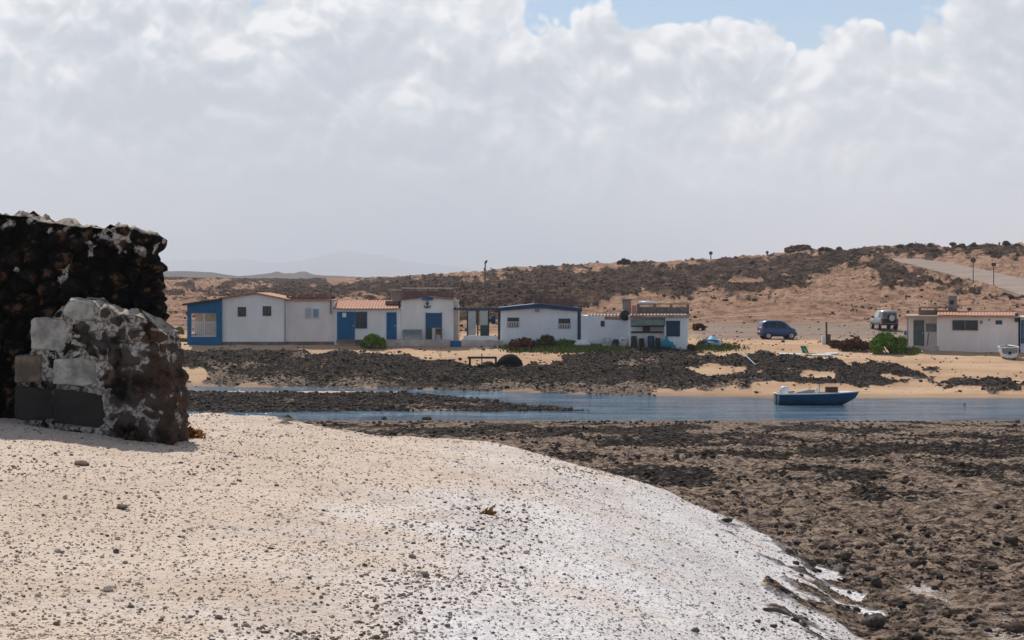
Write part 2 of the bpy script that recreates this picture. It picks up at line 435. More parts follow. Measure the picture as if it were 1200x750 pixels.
    h12 = n.math('MULTIPLY', f12, n.math('SUBTRACT', 1.0, n.math('MULTIPLY', a['shingle'], .7)))
    hp = n.math('MULTIPLY', pit, n.math('SUBTRACT', 1.0, a['shingle']))
    b = n.bump(hr, .6, .3); b = n.bump(hp, .6, .16, b)
    b = n.bump(h12, .55, .08, b)
    hsh = n.math('MULTIPLY', n.math('SUBTRACT', 1.0, vd), a['shingle'])
    b = n.bump(hsh, .3, .015, b)
    b = n.bump(f60, .3, .012, b)
    rg = n.math('MULTIPLY_ADD', a['wet'], -.4, .93)
    return n.done(col, rg, b, .02)
M['ground'] = ground_material()

def water_material():
    n = NT('sea_water'); v = n.pos((.55, 1.3, 1))
    w = n.noise(v, 2.2, 3, .55); w2 = n.noise(n.pos((.9, 2.0, 1)), 6.5, 3, .6); big = n.noise(n.pos((.10, .55, 1)), 1, 6, .65)
    b = n.bump(w, 1.0, .45); b = n.bump(w2, 1.0, .16, b)
    rip = n.noise(n.pos((.35, 2.4, 1)), 1, 5, .7); big = n.math('ADD', n.math('MULTIPLY', big, .5), n.math('MULTIPLY', rip, .5))
    col = n.mix(n.rng(big, .45, .56), (.006, .06, .13), (.09, .21, .30))
    n.b.inputs['IOR'].default_value = 1.33
    return n.done(col, .12, b, .5)
M['water'] = water_material()

# ------------------------------------------------------------------ mesh helpers
def tag(o, label=None, cat=None, group=None, kind=None):
    if label: o['label'] = label
    if cat: o['category'] = cat
    if group: o['group'] = group
    if kind: o['kind'] = kind
    return o

def empty(name, loc, label, cat, group=None, rz=0):
    o = bpy.data.objects.new(name, None); COL.objects.link(o); o.location = loc; o.rotation_euler.z = rz
    o.empty_display_size = .3
    return tag(o, label, cat, group)

def arr_mesh(name, V, F, mat, parent=None, smooth=False, attrs=None, link=True):
    V = np.ascontiguousarray(V, np.float32); F = np.ascontiguousarray(F, np.int32)
    k = F.shape[1]
    me = bpy.data.meshes.new(name)
    me.vertices.add(len(V)); me.vertices.foreach_set('co', V.ravel())
    me.loops.add(F.size); me.loops.foreach_set('vertex_index', F.ravel())
    me.polygons.add(len(F)); me.polygons.foreach_set('loop_start', np.arange(0, F.size, k, dtype=np.int32))
    me.update(calc_edges=True)
    if smooth: me.polygons.foreach_set('use_smooth', np.ones(len(F), bool))
    for nm, a in (attrs or {}).items():
        at_ = me.attributes.new(nm, 'FLOAT', 'POINT'); at_.data.foreach_set('value', np.ascontiguousarray(a, np.float32).ravel())
    me.materials.append(mat); me.validate()
    o = bpy.data.objects.new(name, me)
    if link: COL.objects.link(o)
    if parent is not None: o.parent = parent
    return o

class MB:
    """collects shapes in world coordinates, builds one mesh; with a parent the shapes become local to it"""
    def __init__(s): s.v = []; s.f = []
    def quad(s, *pts):
        k = len(s.v); s.v += [tuple(p) for p in pts]; s.f.append(tuple(range(k, k + len(pts)))); return s
    def box(s, x0, x1, y0, y1, z0, z1):
        k = len(s.v)
        s.v += [(x, y, z) for z in (z0, z1) for x, y in ((x0, y0), (x1, y0), (x1, y1), (x0, y1))]
        s.f += [tuple(k + i for i in q) for q in ((3, 2, 1, 0), (4, 5, 6, 7), (0, 1, 5, 4), (1, 2, 6, 5), (2, 3, 7, 6), (3, 0, 4, 7))]
        return s
    def prism(s, poly, y0, y1):
        """poly of (x, z), counter-clockwise seen from the front, extruded along y"""
        k = len(s.v); n = len(poly)
        s.v += [(x, y0, z) for x, z in poly] + [(x, y1, z) for x, z in poly]
        s.f += [tuple(range(k, k + n)), tuple(range(k + 2 * n - 1, k + n - 1, -1))]
        s.f += [(k + i, k + n + i, k + n + (i + 1) % n, k + (i + 1) % n) for i in range(n)]
        return s
    def tube(s, pts, r, n=8, cap=True):
        pts = [Vector(p) for p in pts]; rs = r if isinstance(r, (list, tuple)) else [r] * len(pts)
        k = len(s.v)
        for i, p in enumerate(pts):
            d = (pts[min(i + 1, len(pts) - 1)] - pts[max(i - 1, 0)]).normalized()
            a = d.orthogonal().normalized() if abs(d.z) > .9 else d.cross(Vector((0, 0, 1))).normalized()
            b = d.cross(a)
            for j in range(n):
                t = 2 * math.pi * j / n
                s.v.append(tuple(p + (a * math.cos(t) + b * math.sin(t)) * rs[i]))
        for i in range(len(pts) - 1):
            for j in range(n):
                q = k + i * n; s.f.append((q + j, q + (j + 1) % n, q + n + (j + 1) % n, q + n + j))
        if cap:
            s.f.append(tuple(range(k + n - 1, k - 1, -1))); q = k + (len(pts) - 1) * n; s.f.append(tuple(range(q, q + n)))
        return s
    def loft(s, rings, closed=True, cap=True):
        k = len(s.v); n = len(rings[0])
        for r in rings: s.v += [tuple(p) for p in r]
        for i in range(len(rings) - 1):
            for j in range(n if closed else n - 1):
                a = k + i * n; s.f.append((a + j, a + (j + 1) % n, a + n + (j + 1) % n, a + n + j))
        if cap:
            s.f.append(tuple(range(k + n - 1, k - 1, -1))); q = k + (len(rings) - 1) * n; s.f.append(tuple(range(q, q + n)))
        return s
    def build(s, name, mat, parent=None, smooth=False, bevel=0, local=False):
        me = bpy.data.meshes.new(name)
        o = bpy.data.objects.new(name, me); COL.objects.link(o)
        off = Vector((0, 0, 0))
        if parent is not None:
            if not local:
                p = parent
                while p is not None: off = off + Vector(p.location); p = p.parent
            o.parent = parent
        me.from_pydata([tuple(Vector(v) - off) for v in s.v], [], s.f)
        me.validate(); me.materials.append(mat)
        import bmesh
        bm = bmesh.new(); bm.from_mesh(me); bmesh.ops.recalc_face_normals(bm, faces=bm.faces); bm.to_mesh(me); bm.free()
        if smooth: me.polygons.foreach_set('use_smooth', [True] * len(me.polygons))
        if bevel:
            b = o.modifiers.new('bevel', 'BEVEL'); b.width = bevel; b.segments = 2; b.limit_method = 'ANGLE'
        return o

def ico(sub=1):
    import bmesh
    bm = bmesh.new(); bmesh.ops.create_icosphere(bm, subdivisions=sub, radius=1)
    V = np.array([v.co for v in bm.verts]); F = np.array([[v.index for v in f.verts] for f in bm.faces]); bm.free()
    return V, F
ICO1, ICO2, ICO3 = ico(1), ico(2), ico(3)

def rock_verts(base, seed, jag=.3):
    r = np.random.default_rng(seed); V = base[0].copy()
    d = np.zeros(len(V))
    for _ in range(7):                                   # flat facets: cut by random planes
        nrm = r.normal(size=3); nrm /= np.linalg.norm(nrm); h = r.uniform(.55, .9)
        p = V @ nrm; V = V - np.clip(p - h, 0, None)[:, None] * nrm[None, :]
    V += r.normal(size=V.shape) * jag * .3
    return V

def scatter(name, P, S, mat, base=ICO1, seed=0, flat=(.45, .8), smooth=False, nvar=10, sink=.25):
    """many stones as one mesh. P (n,3) positions, S (n,) radii"""
    r = np.random.default_rng(seed); n = len(P); nv = len(base[0]); nf = len(base[1])
    var = np.stack([rock_verts(base, seed * 100 + i) for i in range(nvar)])
    V = var[r.integers(0, nvar, n)].copy()
    V *= np.stack([r.uniform(.7, 1.3, n), r.uniform(.7, 1.2, n), r.uniform(flat[0], flat[1], n)], 1)[:, None, :]
    a = r.uniform(0, 6.28, n); c, s_ = np.cos(a), np.sin(a)
    x = V[:, :, 0] * c[:, None] - V[:, :, 1] * s_[:, None]; y = V[:, :, 0] * s_[:, None] + V[:, :, 1] * c[:, None]
    V = np.stack([x, y, V[:, :, 2]], 2) * S[:, None, None]
    V += P[:, None, :]; V[:, :, 2] += (S * sink)[:, None]
    F = (base[1][None] + (np.arange(n) * nv)[:, None, None]).reshape(-1, 3)
    return arr_mesh(name, V.reshape(-1, 3), F, mat, smooth=smooth)

def leafcloud(name, blobs, n, size, mat, parent=None, seed=0, up=0., loc=(0, 0, 0), thin=.45):
    """leaf-sized faces in ellipsoid clumps: blobs of (cx,cy,cz,rx,ry,rz)"""
    r = np.random.default_rng(seed); B = np.array(blobs, float)
    w = B[:, 3] * B[:, 4] * B[:, 5]; idx = r.choice(len(B), n, p=w / w.sum())
    d = r.normal(size=(n, 3)); d /= np.linalg.norm(d, axis=1)[:, None]
    rad = r.uniform(.25, 1, n) ** .5 * r.uniform(.85, 1.12, n)
    c = B[idx, :3] + d * rad[:, None] * B[idx, 3:]
    k = c[:, 2] > 0.0; c = c[k]; n = len(c); d = d[k]
    a = r.normal(size=(n, 3)); a[:, 2] += up * 3; a /= np.linalg.norm(a, axis=1)[:, None]
    b = np.cross(a, r.normal(size=(n, 3))); b /= np.linalg.norm(b, axis=1)[:, None]
    sz = size * r.uniform(.6, 1.4, n)[:, None]
    V = np.stack([c - a * sz, c + b * sz * thin, c + a * sz, c - b * sz * thin], 1).reshape(-1, 3) + np.array(loc)
    F = np.arange(n * 4).reshape(-1, 4)
    return arr_mesh(name, V, F, mat, parent)

# ------------------------------------------------------------------ ground sheet
def build_ground():
    un = np.linspace(-.335, .335, 980)
    side = np.linspace(.34, 1.1, 70)
    U = np.concatenate([-side[::-1], un, side])
    rows = list(np.linspace(-9, 6.2, 14))
    d = 6.4
    while d < 26000:
        rows.append(d)
        h = 1.9 if d < 12 else (3.0 if d < 40 else 4.6)
        if d < 160: st = max(1.0 * d * d / (FPX * h), .012)
        elif d < 720: st = 2.0 + (d - 160) * .004
        else: st = d * .09
        d += st
    R = np.array(rows)
    W = np.sqrt(R * R + 64)
    X = (U[None, :] * W[:, None]).ravel(); Y = np.repeat(R, len(U))
    Z, A, _ = terrain(X, Y)
    nu, nr = len(U), len(R)
    i = np.arange(nr - 1)[:, None] * nu + np.arange(nu - 1)[None, :]
    F = np.stack([i, i + 1, i + nu + 1, i + nu], 2).reshape(-1, 4)
    A.pop('road')
    o = arr_mesh('ground', np.stack([X, Y, Z], 1), F, M['ground'], smooth=True, attrs=A)
    tag(o, 'pale shingle beach, dark lava flats and sandy shore rising to brown hills', 'ground', kind='structure')
    print('ground', len(X))
build_ground()

w = MB(); w.quad((-140, 60, 0), (140, 60, 0), (140, 124, 0), (-140, 124, 0))
tag(w.build('water', M['water']), 'wind rippled blue grey sea inlet between lava banks', 'water', kind='structure')

# gravel road climbing the hill
def build_road():
    n = NT('road_gravel'); v = n.pos((.3, 1, 1)); f = n.noise(v, .5, 5, .6); f2 = n.noise(v, 4, 4)
    c = n.mix(n.rng(f, .35, .65), (.20, .148, .115), (.275, .21, .165)); c = n.mix(n.rng(f2, .5, .75, 0, .4), c, (.13, .1, .085))
    mat = n.done(c, .95, n.bump(f2, .4, .05))
    L, R = np.array(ROAD_L, float), np.array(ROAD_R, float)
    T = np.linspace(0, 1, 70); k = np.linspace(0, 1, len(L))
    V = []
    for t in T:
        l = np.array([np.interp(t, k, L[:, 0]), np.interp(t, k, L[:, 1])]); r = np.array([np.interp(t, k, R[:, 0]), np.interp(t, k, R[:, 1])])
        p0 = at(*l); p1 = at(*r)
        for q in np.linspace(0, 1, 8):
            p = p0.lerp(p1, q); V.append((p.x, p.y, gz(p.x, p.y) + .06))
    i = np.arange(69)[:, None] * 8 + np.arange(7)[None, :]
    F = np.stack([i, i + 1, i + 9, i + 8], 2).reshape(-1, 4)
    tag(arr_mesh('gravel_road', np.array(V), F, mat, smooth=True), 'grey brown gravel road climbing over the hill', 'road', kind='structure')
build_road()

# far hills and mountains
def ridge(name, pts, d, wid, mat, label, seed, amp, base=2.):
    P = np.array(pts, float); px = np.linspace(P[0, 0], P[-1, 0], 260)
    X = (px - CX) / FPX * d; H = EYE + (HY - np.interp(px, P[:, 0], P[:, 1])) * d / FPX
    V = []; rows = np.linspace(-1, 1, 25)
    for r in rows:
        y = d + r * wid
        f = np.clip(1 - abs(r) ** 1.3, 0, 1)
        nz = (fbm(X / (d * .01) + 9, np.full_like(X, y / (d * .02)), 5, seed) - .5) * amp * (1 - .6 * f)
        V.append(np.stack([X * (y / d), np.full_like(X, y), base + (H - base) * f + nz * (f > 0.02) - (f < .02) * 4], 1))
    V = np.concatenate(V); n = len(px)
    i = np.arange(24)[:, None] * n + np.arange(n - 1)[None, :]
    F = np.stack([i, i + 1, i + n + 1, i + n], 2).reshape(-1, 4)
    tag(arr_mesh(name, V, F, mat, smooth=True), label, name.replace('_', ' '), kind='structure')
M['farhill'] = simple('far_hill_rock', (.10, .08, .07), .95, .4, .02)
ridge('far_hills', [(-300, 322), (60, 318), (190, 317.5), (248, 318.5), (262, 321), (280, 323.5), (300, 321.5), (318, 319.5), (325, 317.5), (332, 320.5), (345, 320.5), (352, 318), (358, 318.3), (366, 321.5),
                    (385, 322.5), (400, 323.5), (430, 325), (480, 327), (560, 331)], 1350, 320, M['farhill'], 'low dark volcanic hills with small cones beyond the plain', 5, 3)
ridge('mountains', [(-700, 318), (-200, 300), (60, 310), (180, 306), (250, 304), (290, 304), (318, 308), (350, 306), (375, 300), (402, 294), (425, 297), (445, 298.5), (475, 306), (530, 312), (600, 322), (700, 334)],
      20000, 4000, M['farhill'], 'faint mountain range almost lost in haze', 8, 30)

# ------------------------------------------------------------------ stones
def pts_from(X, Y):
    Z, A, s = terrain(X, Y); return np.stack([X, Y, Z], 1), A, s

def build_gravel():
    # bleached coral bits and dark bits on the beach
    def sample(n, dmin, dmax, pw):
        Y = dmin * (dmax / dmin) ** (RNG.uniform(0, 1, n) ** pw); X = RNG.uniform(-.34, .3, n) * np.sqrt(Y * Y + 9)
        P, A, s = pts_from(X, Y); return P, A, s
    P, A, s = sample(52000, 6.5, 24, 1.0)
    k = (A['shingle'] > .6); P = P[k]; wh = A['white'][k]
    S = RNG.lognormal(math.log(.0055), .4, len(P)); S *= (1 + P[:, 1] * .015)
    g = RNG.uniform(0, 1, len(P)) < wh
    tag(scatter('coral_gravel', P[g], S[g], M['paleshell'], seed=3), 'bleached white coral bits covering the beach', 'gravel', kind='stuff')
    tag(scatter('shell_gravel', P[~g], S[~g], M['tanshell'], seed=4), 'cream coral bits covering the beach', 'gravel', kind='stuff')
    P, A, s = sample(42000, 6.5, 24, 1.0)
    xw = -0.75 + (P[:, 1] - 7.5) * 0.14
    cl = fbm(P[:, 0] * 1.6, P[:, 1] * 1.2, 4, 77)
    dens = .06 + .85 * np.exp(-((P[:, 0] - xw + .25) / .42) ** 2) + .7 * np.exp(-(s / .7) ** 2) + .35 * (P[:, 0] < -2.6)
    k = (A['shingle'] > .4) & (RNG.uniform(0, 1, len(P)) < dens * sstep(.40, .64, cl + .10 * np.exp(-((P[:, 0] - xw + .25) / .5) ** 2)) * .75)
    P = P[k]; S = np.minimum(RNG.lognormal(math.log(.0072), .5, len(P)) * (1 + P[:, 1] * .02), .019)
    h = RNG.uniform(0, 1, len(P)) < .5
    tag(scatter('pebble_gravel', P[h], S[h], M['midstone'], seed=5), 'small grey pebbles strewn over the pale beach', 'gravel', kind='stuff')
    tag(scatter('dark_gravel', P[~h], S[~h], M['umberstone'], seed=6), 'small dark brown pebbles strewn over the pale beach', 'gravel', kind='stuff')
    # lava rubble on the rock flat
    n = 60000; Y = 9 * (79 / 9) ** RNG.uniform(0, 1, n); X = RNG.uniform(-.2, .36, n) * Y
    P, A, s = pts_from(X, Y)
    cl = fbm(X * .7, Y * .45, 4, 87)
    k = (A['shingle'] < .5) & (RNG.uniform(0, 1, n) < np.interp(Y, [9, 30, 45], [.5, .6, 1]) * sstep(.40, .66, cl + .12 * np.exp(-((s + .9) / .8) ** 2)))
    P = P[k]; S = RNG.lognormal(math.log(.017), .6, len(P)) * (.7 + P[:, 1] * .022); S = np.minimum(S, .11)
    h = RNG.uniform(0, 1, len(P)); t = A['tan'][k]
    br = h < .25 + .35 * t
    tag(scatter('lava_rubble', P[~br], S[~br], M['lavastone'], seed=7), 'dark lava rubble over the tidal flat', 'rubble', kind='stuff')
    tag(scatter('brown_rubble', P[br], S[br], M['brownstone'], seed=8), 'brown stones over the tidal flat', 'rubble', kind='stuff')
    # far shore rubble
    n = 60000; Y = RNG.uniform(84, 123, n); X = RNG.uniform(-.28, .36, n) * Y
    P, A, s = pts_from(X, Y)
    k = (A['lava'] > .45) & (P[:, 2] > -.02) & (RNG.uniform(0, 1, n) < .8); P = P[k]
    S = RNG.lognormal(math.log(.05), .5, len(P)); S = np.minimum(S, .2)
    h = RNG.uniform(0, 1, len(P)) < .25 + .4 * A['tan'][k]
    tag(scatter('shore_rubble', P[~h], S[~h], M['lavastone'], seed=9), 'black lava stones along the far shore', 'rubble', kind='stuff')
    tag(scatter('shore_stones', P[h], S[h], M['brownstone'], seed=10), 'brown stones along the far shore', 'rubble', kind='stuff')
    # loose bits on the far sand
    n = 2600; Y = RNG.uniform(100, 158, n); X = RNG.uniform(-.25, .34, n) * Y
    P, A, s = pts_from(X, Y); k = (A['lava'] < .3) & (P[:, 2] > .1); P = P[k]
    tag(scatter('sand_stones', P, RNG.lognormal(math.log(.06), .5, len(P)), M['brownstone'], seed=12), 'scattered brown stones on the far sand', 'rubble', kind='stuff')
    # hill: stones and low scrub
    n = 60000; Y = 150 * (470 / 150) ** RNG.uniform(0, 1, n); X = RNG.uniform(-.3, .34, n) * Y
    P, A, s = pts_from(X, Y); px = CX + FPX * X / Y
    cl = fbm(X * .12, Y * .06, 4, 97)
    pr = np.clip(.10 + .36 * A['dark'], 0, 1) * sstep(.3, .62, cl + .1 * A['dark'])
    k = (RNG.uniform(0, 1, n) < pr) & (A['road'] < .05) & ~((Y < 160) & (px > 780) & (px < 1080)); P = P[k]
    S = RNG.lognormal(math.log(.13), .5, len(P)) * np.sqrt(P[:, 1] / 250); S = np.minimum(S, .6)
    h = RNG.uniform(0, 1, len(P)) < .5
    tag(scatter('hill_rubble', P[h], S[h], M['hillstone'], seed=13, flat=(.5, 1.0)), 'dark stones all over the hillside', 'rubble', kind='stuff')
    q = P[~h]; sq = S[~h]
    # low scrub: small leafy clumps
    nl = 7
    c = np.repeat(q, nl, 0) + RNG.normal(size=(len(q) * nl, 3)) * (np.repeat(sq, nl)[:, None] * np.array([.65, .65, .35])); c[:, 2] += np.repeat(sq, nl) * .3
    m = len(c); a = RNG.normal(size=(m, 3)); a /= np.linalg.norm(a, axis=1)[:, None]; b = np.cross(a, RNG.normal(size=(m, 3))); b /= np.linalg.norm(b, axis=1)[:, None]
    sz = (np.repeat(sq, nl) * .55)[:, None]
    V = np.stack([c - a * sz, c + b * sz * .6, c + a * sz, c - b * sz * .6], 1).reshape(-1, 3)
    tag(arr_mesh('hill_scrub', V, np.arange(m * 4).reshape(-1, 4), M['leafdark']), 'low dry scrub all over the hillside', 'scrub', kind='stuff')
build_gravel()

def stone(px, py, wpx, mat, label, name='stone', group=None, cat='stone', flat=.7, seed=0, aspect=1., base=ICO3):
    p = at(px, py); r = wpx * .5 * p.y / FPX
    V = rock_verts(base, seed + 500, .12) * np.array([r, r * .9, r * flat])
    r2 = np.random.default_rng(seed)
    V += (fbm(V[:, 0] / r * 2.5 + seed, V[:, 1] / r * 2.5 + V[:, 2] / r * 1.9, 3, seed)[:, None] - .5) * r * .35 * V / r
    o = arr_mesh(name, V, base[1], mat, smooth=False)
    o.location = (p.x, p.y, p.z + r * flat * .45); o.rotation_euler.z = r2.uniform(0, 6)
    return tag(o, label, cat, group)

stone(1025, 742, 31, M['lavastone'], 'largest black lava boulder at the beach edge, alone on the shingle fringe', 'boulder', None, 'boulder', .75, 1)
stone(1082, 732, 12, M['lavastone'], 'round black stone just right of the largest boulder', seed=2)
stone(1101, 682, 9, M['lavastone'], 'small upright black stone out on the brown tidal flat', seed=3, flat=1.1)
stone(1027, 692, 14, M['lavastone'], 'tall black stone among low ones beyond the largest boulder', seed=4, flat=1.4)
stone(888, 729, 8, M['lavastone'], 'single black stone alone on the white shingle slope', seed=5)
stone(952, 709, 11, M['brownstone'], 'brown black stone at the lower edge of the white shingle', seed=6)
stone(815, 748, 11, M['greystone'], 'grey stone low on the white shingle, by the bottom of the picture', seed=7)
stone(136, 645, 8, M['brownstone'], 'round brown stone standing clear on the tan shingle', seed=8, flat=.9)
stone(96, 545, 21, M['brownstone'], 'flat brown stone on the shingle below the ruined wall', seed=9, flat=.4)
stone(143, 600, 14, M['brownstone'], 'jagged dark brown stone midway down the tan beach', seed=10, flat=.5)
stone(256, 722, 10, M['brownstone'], 'dark brown stone near the bottom of the tan shingle', seed=11)
stone(66, 719, 9, M['brownstone'], 'lone brown stone low at the left of the tan shingle', seed=12)
stone(498, 675, 14, M['greystone'], 'grey black stone where tan shingle turns white', seed=13)
stone(483, 650, 12, M['greystone'], 'slate grey stone just above the grey black one on the wrack line', seed=14, flat=.5)
for i in range(90):
    u = RNG.uniform(); px = RNG.uniform(10, 980); py = RNG.uniform(520, 745)
    p = at(px, py)
    sd = zs(np.array([p.x]), np.array([p.y]))[1][0]
    if sd < .25: continue
    stone(px, py, RNG.uniform(3.5, 6.5), M['greystone'] if i % 3 else M['brownstone'], 'small dark pebble loose on the pale shingle', 'pebble', 'loose pebbles on the shingle', 'pebble', .6, 100 + i, base=ICO2)
for i in range(46):
    t = RNG.uniform(); px = 905 + t * 130 + RNG.normal() * 22; py = 640 + t * 60 + RNG.normal() * 12
    if i > 30: px = 890 + RNG.uniform() * 150; py = 712 + RNG.uniform() * 30
    if px > 1060: continue
    stone(px, py, RNG.uniform(5, 13), M['lavastone'], 'dark cobble in the stony strip between white shingle and tidal flat', 'cobble', 'cobbles along the shingle edge', 'cobble', .65, 300 + i, base=ICO2)
for (px, py, wp, lb) in [(337, 490, 12, 'low dark rock awash in the inlet, nearest the ruined wall'), (450, 491, 9, 'middle one of the dark rocks awash before the stony spit'), (500, 492, 13, 'dark rock awash off the lava edge, flat and wide'),
                         (1051, 499, 8, 'black rock on the near water edge, below the moored boat'), (1130, 474, 4, 'tiny dark rock breaking the water right of the moored boat')]:
    d = EYE * FPX / (py - HY); r = wp * .5 * d / FPX
    V = rock_verts(ICO2, int(px)) * np.array([r, r, r * .6])
    o = arr_mesh('sea_rock', V, ICO2[1], M['lavastone']); o.location = ((px - CX) / FPX * d, d, max(.04, gz((px - CX) / FPX * d, d))); tag(o, lb, 'rock', 'rocks at the water')
# rocks on the ridge line
for i in range(42):
    px = [RNG.uniform(922, 948), RNG.uniform(950, 1095), RNG.uniform(1110, 1199)][i % 3]; rd = np.interp(px, RDIST[:, 0], RDIST[:, 1])
    d = rd - RNG.uniform(0, 14); r = RNG.uniform(.3, .7) * (1.4 if i % 3 == 0 else 1)
    x = (px - CX) / FPX * d
    V = rock_verts(ICO2, 700 + i) * np.array([r * 1.3, r, r * RNG.uniform(.6, 1.0)])
    o = arr_mesh('ridge_rock', V, ICO2[1], M['hillstone']); o.location = (x, d, gz(x, d) + r * .3)
    tag(o, 'dark volcanic rock on the skyline of the right hand hill', 'rock', 'rocks along the hill crest')

# dried orange weed on the shingle, driftwood
p = at(572, 599); r = p.y / FPX
o = leafcloud('dried_weed', [(-3 * r, 0, 2 * r, 5 * r, 5 * r, 4 * r), (4 * r, 0, 3 * r, 5 * r, 4 * r, 5 * r)], 90, 3.0 * r, M['leaforange'], seed=4); o.location = p
tag(o, 'orange brown tangle of dried weed on the shingle', 'weed')
p = at(895, 716); q = at(926, 723); m = p.lerp(q, .5)
o = MB().tube([p + Vector((0, 0, .012)), m + Vector((0, .01, .03)), q + Vector((0, 0, .01))], [.012, .02, .008], 7).build('driftwood', M['wood'], None, True); tag(o, 'dark driftwood stick lying on white shingle', 'driftwood')

# ------------------------------------------------------------------ ruined wall
def wall_piece(name, x0, x1, dA, dB, thick, ztop, zbot, cell, bul, parent, mat, seed, res=.022, xin=None, flat_=()):
    """rubble masonry: ring outline swept up, capped, displaced by 3-D cells. dA/dB distance of the front face at x0/x1"""
    L = x1 - x0
    def front(x): return dA + (dB - dA) * (x - x0) / L
    path = []
    n = int(L / res)
    for i in range(n + 1): x = x0 + L * i / n; path.append((x, front(x), 0, -1))
    m = max(6, int(thick / res))
    for i in range(1, m): path.append((x1, front(x1) + thick * i / m, 1, 0))
    nb = max(8, n // 4)
    for i in range(nb + 1): x = x1 - L * i / nb; path.append((x, front(x) + thick, 0, 1))
    for i in range(1, 6): path.append((x0, front(x0) + thick * (1 - i / 6), -1, 0))
    PX = np.array([p[0] for p in path]); PY = np.array([p[1] for p in path]); NX = np.array([p[2] for p in path], float); NY = np.array([p[3] for p in path], float)
    ns = len(PX)
    # smooth the normals round the corners
    for _ in range(8):
        NX = (np.roll(NX, 1) + NX + np.roll(NX, -1)) / 3; NY = (np.roll(NY, 1) + NY + np.roll(NY, -1)) / 3
    ZT = ztop(PX)
    nt = int((ZT.max() - zbot) / res)
    rows = []
    for j in range(nt + 1):
        t = j / nt; rows.append(np.stack([PX, PY, zbot + (ZT - zbot) * t], 1))
    N = [np.stack([NX, NY, np.zeros(ns)], 1)] * (nt + 1)
    cx = np.clip(PX, x0 + .02, x1 - thick * .5); cy = front(cx) + thick * .5
    for t in (.12, .3, .5, .7, .9):
        rows.append(np.stack([PX + (cx - PX) * t, PY + (cy - PY) * t, ZT + .02 * t], 1))
        N.append(np.stack([NX * (.7 - t * .7), NY * (.7 - t * .7), np.ones(ns)], 1))
    V = np.concatenate(rows); N = np.concatenate(N); N /= np.linalg.norm(N, axis=1)[:, None] + 1e-9
    r = np.random.default_rng(seed)
    npt = int(L * thick * (ZT.max() - zbot) / cell ** 3 * 2.2) + 200
    C = np.stack([r.uniform(x0 - .2, x1 + .2, npt), r.uniform(min(dA, dB) - .2, max(dA, dB) + thick + .2, npt), r.uniform(zbot, ZT.max() + .2, npt)], 1)
    kd = kdtree.KDTree(npt)
    sc = np.array([1, 1, 1.25])
    for i, c in enumerate(C): kd.insert(Vector(c * sc), i)
    kd.balance()
    wob = np.stack([fbm(V[:, 0] * 7 + V[:, 1] * 3, V[:, 2] * 7, 3, seed + 1), fbm(V[:, 0] * 7 + 30, V[:, 2] * 7 + V[:, 1] * 3, 3, seed + 2), fbm(V[:, 0] * 7 + 60, V[:, 2] * 7, 3, seed + 3)], 1) - .5
    Q = (V + wob * .09) * sc
    F1 = np.zeros(len(V)); F2 = np.zeros(len(V)); ID = np.zeros(len(V), int)
    for i, q in enumerate(Q):
        a = kd.find_n(q, 2); F1[i] = a[0][2]; F2[i] = a[1][2]; ID[i] = a[0][1]
    e = (F2 - F1)
    crnd = r.uniform(0, 1, npt)[ID]; crnd2 = r.uniform(0, 1, npt)[ID]
    b = sstep(0, .11, e) * bul + (crnd - .5) * bul * 1.1 * sstep(0, .05, e)
    rough = fbm(V[:, 0] * 9 + V[:, 1] * 9, V[:, 2] * 9, 5, seed + 4, .65, True) - .55
    disp = b + rough * bul * 1.15 - bul * .35
    halo = np.zeros(len(V))
    for (rx0, rx1, rz0, rz1) in flat_:
        dd = np.maximum(np.maximum(rx0 - V[:, 0], V[:, 0] - rx1), np.maximum(rz0 - V[:, 2], V[:, 2] - rz1))
        disp = np.where(dd < 0, np.minimum(disp, -.02), np.where(dd < .05, np.minimum(disp, .03), disp)); halo = np.maximum(halo, sstep(.13, .02, dd))
    if xin is not None:
        wgt = sstep(.9, 0, x1 - V[:, 0])
        V[:, 0] += xin(V[:, 2]) * wgt
    V = V + N * disp[:, None]
    i = np.arange(len(rows) - 1)[:, None] * ns + np.arange(ns)[None, :]
    i2 = np.arange(len(rows) - 1)[:, None] * ns + (np.arange(ns)[None, :] + 1) % ns
    F = np.stack([i, i2, i2 + ns, i + ns], 2).reshape(-1, 4)
    top = np.concatenate([np.tile(ZT, nt + 1), np.tile(ZT, 5)]) - V[:, 2]
    attrs = dict(joint=1 - sstep(.012, .058, e), cellrnd=crnd2, topd=top, halo=halo)
    V = V - np.array(parent.location)
    return arr_mesh(name, V, F, mat, parent, True, attrs)

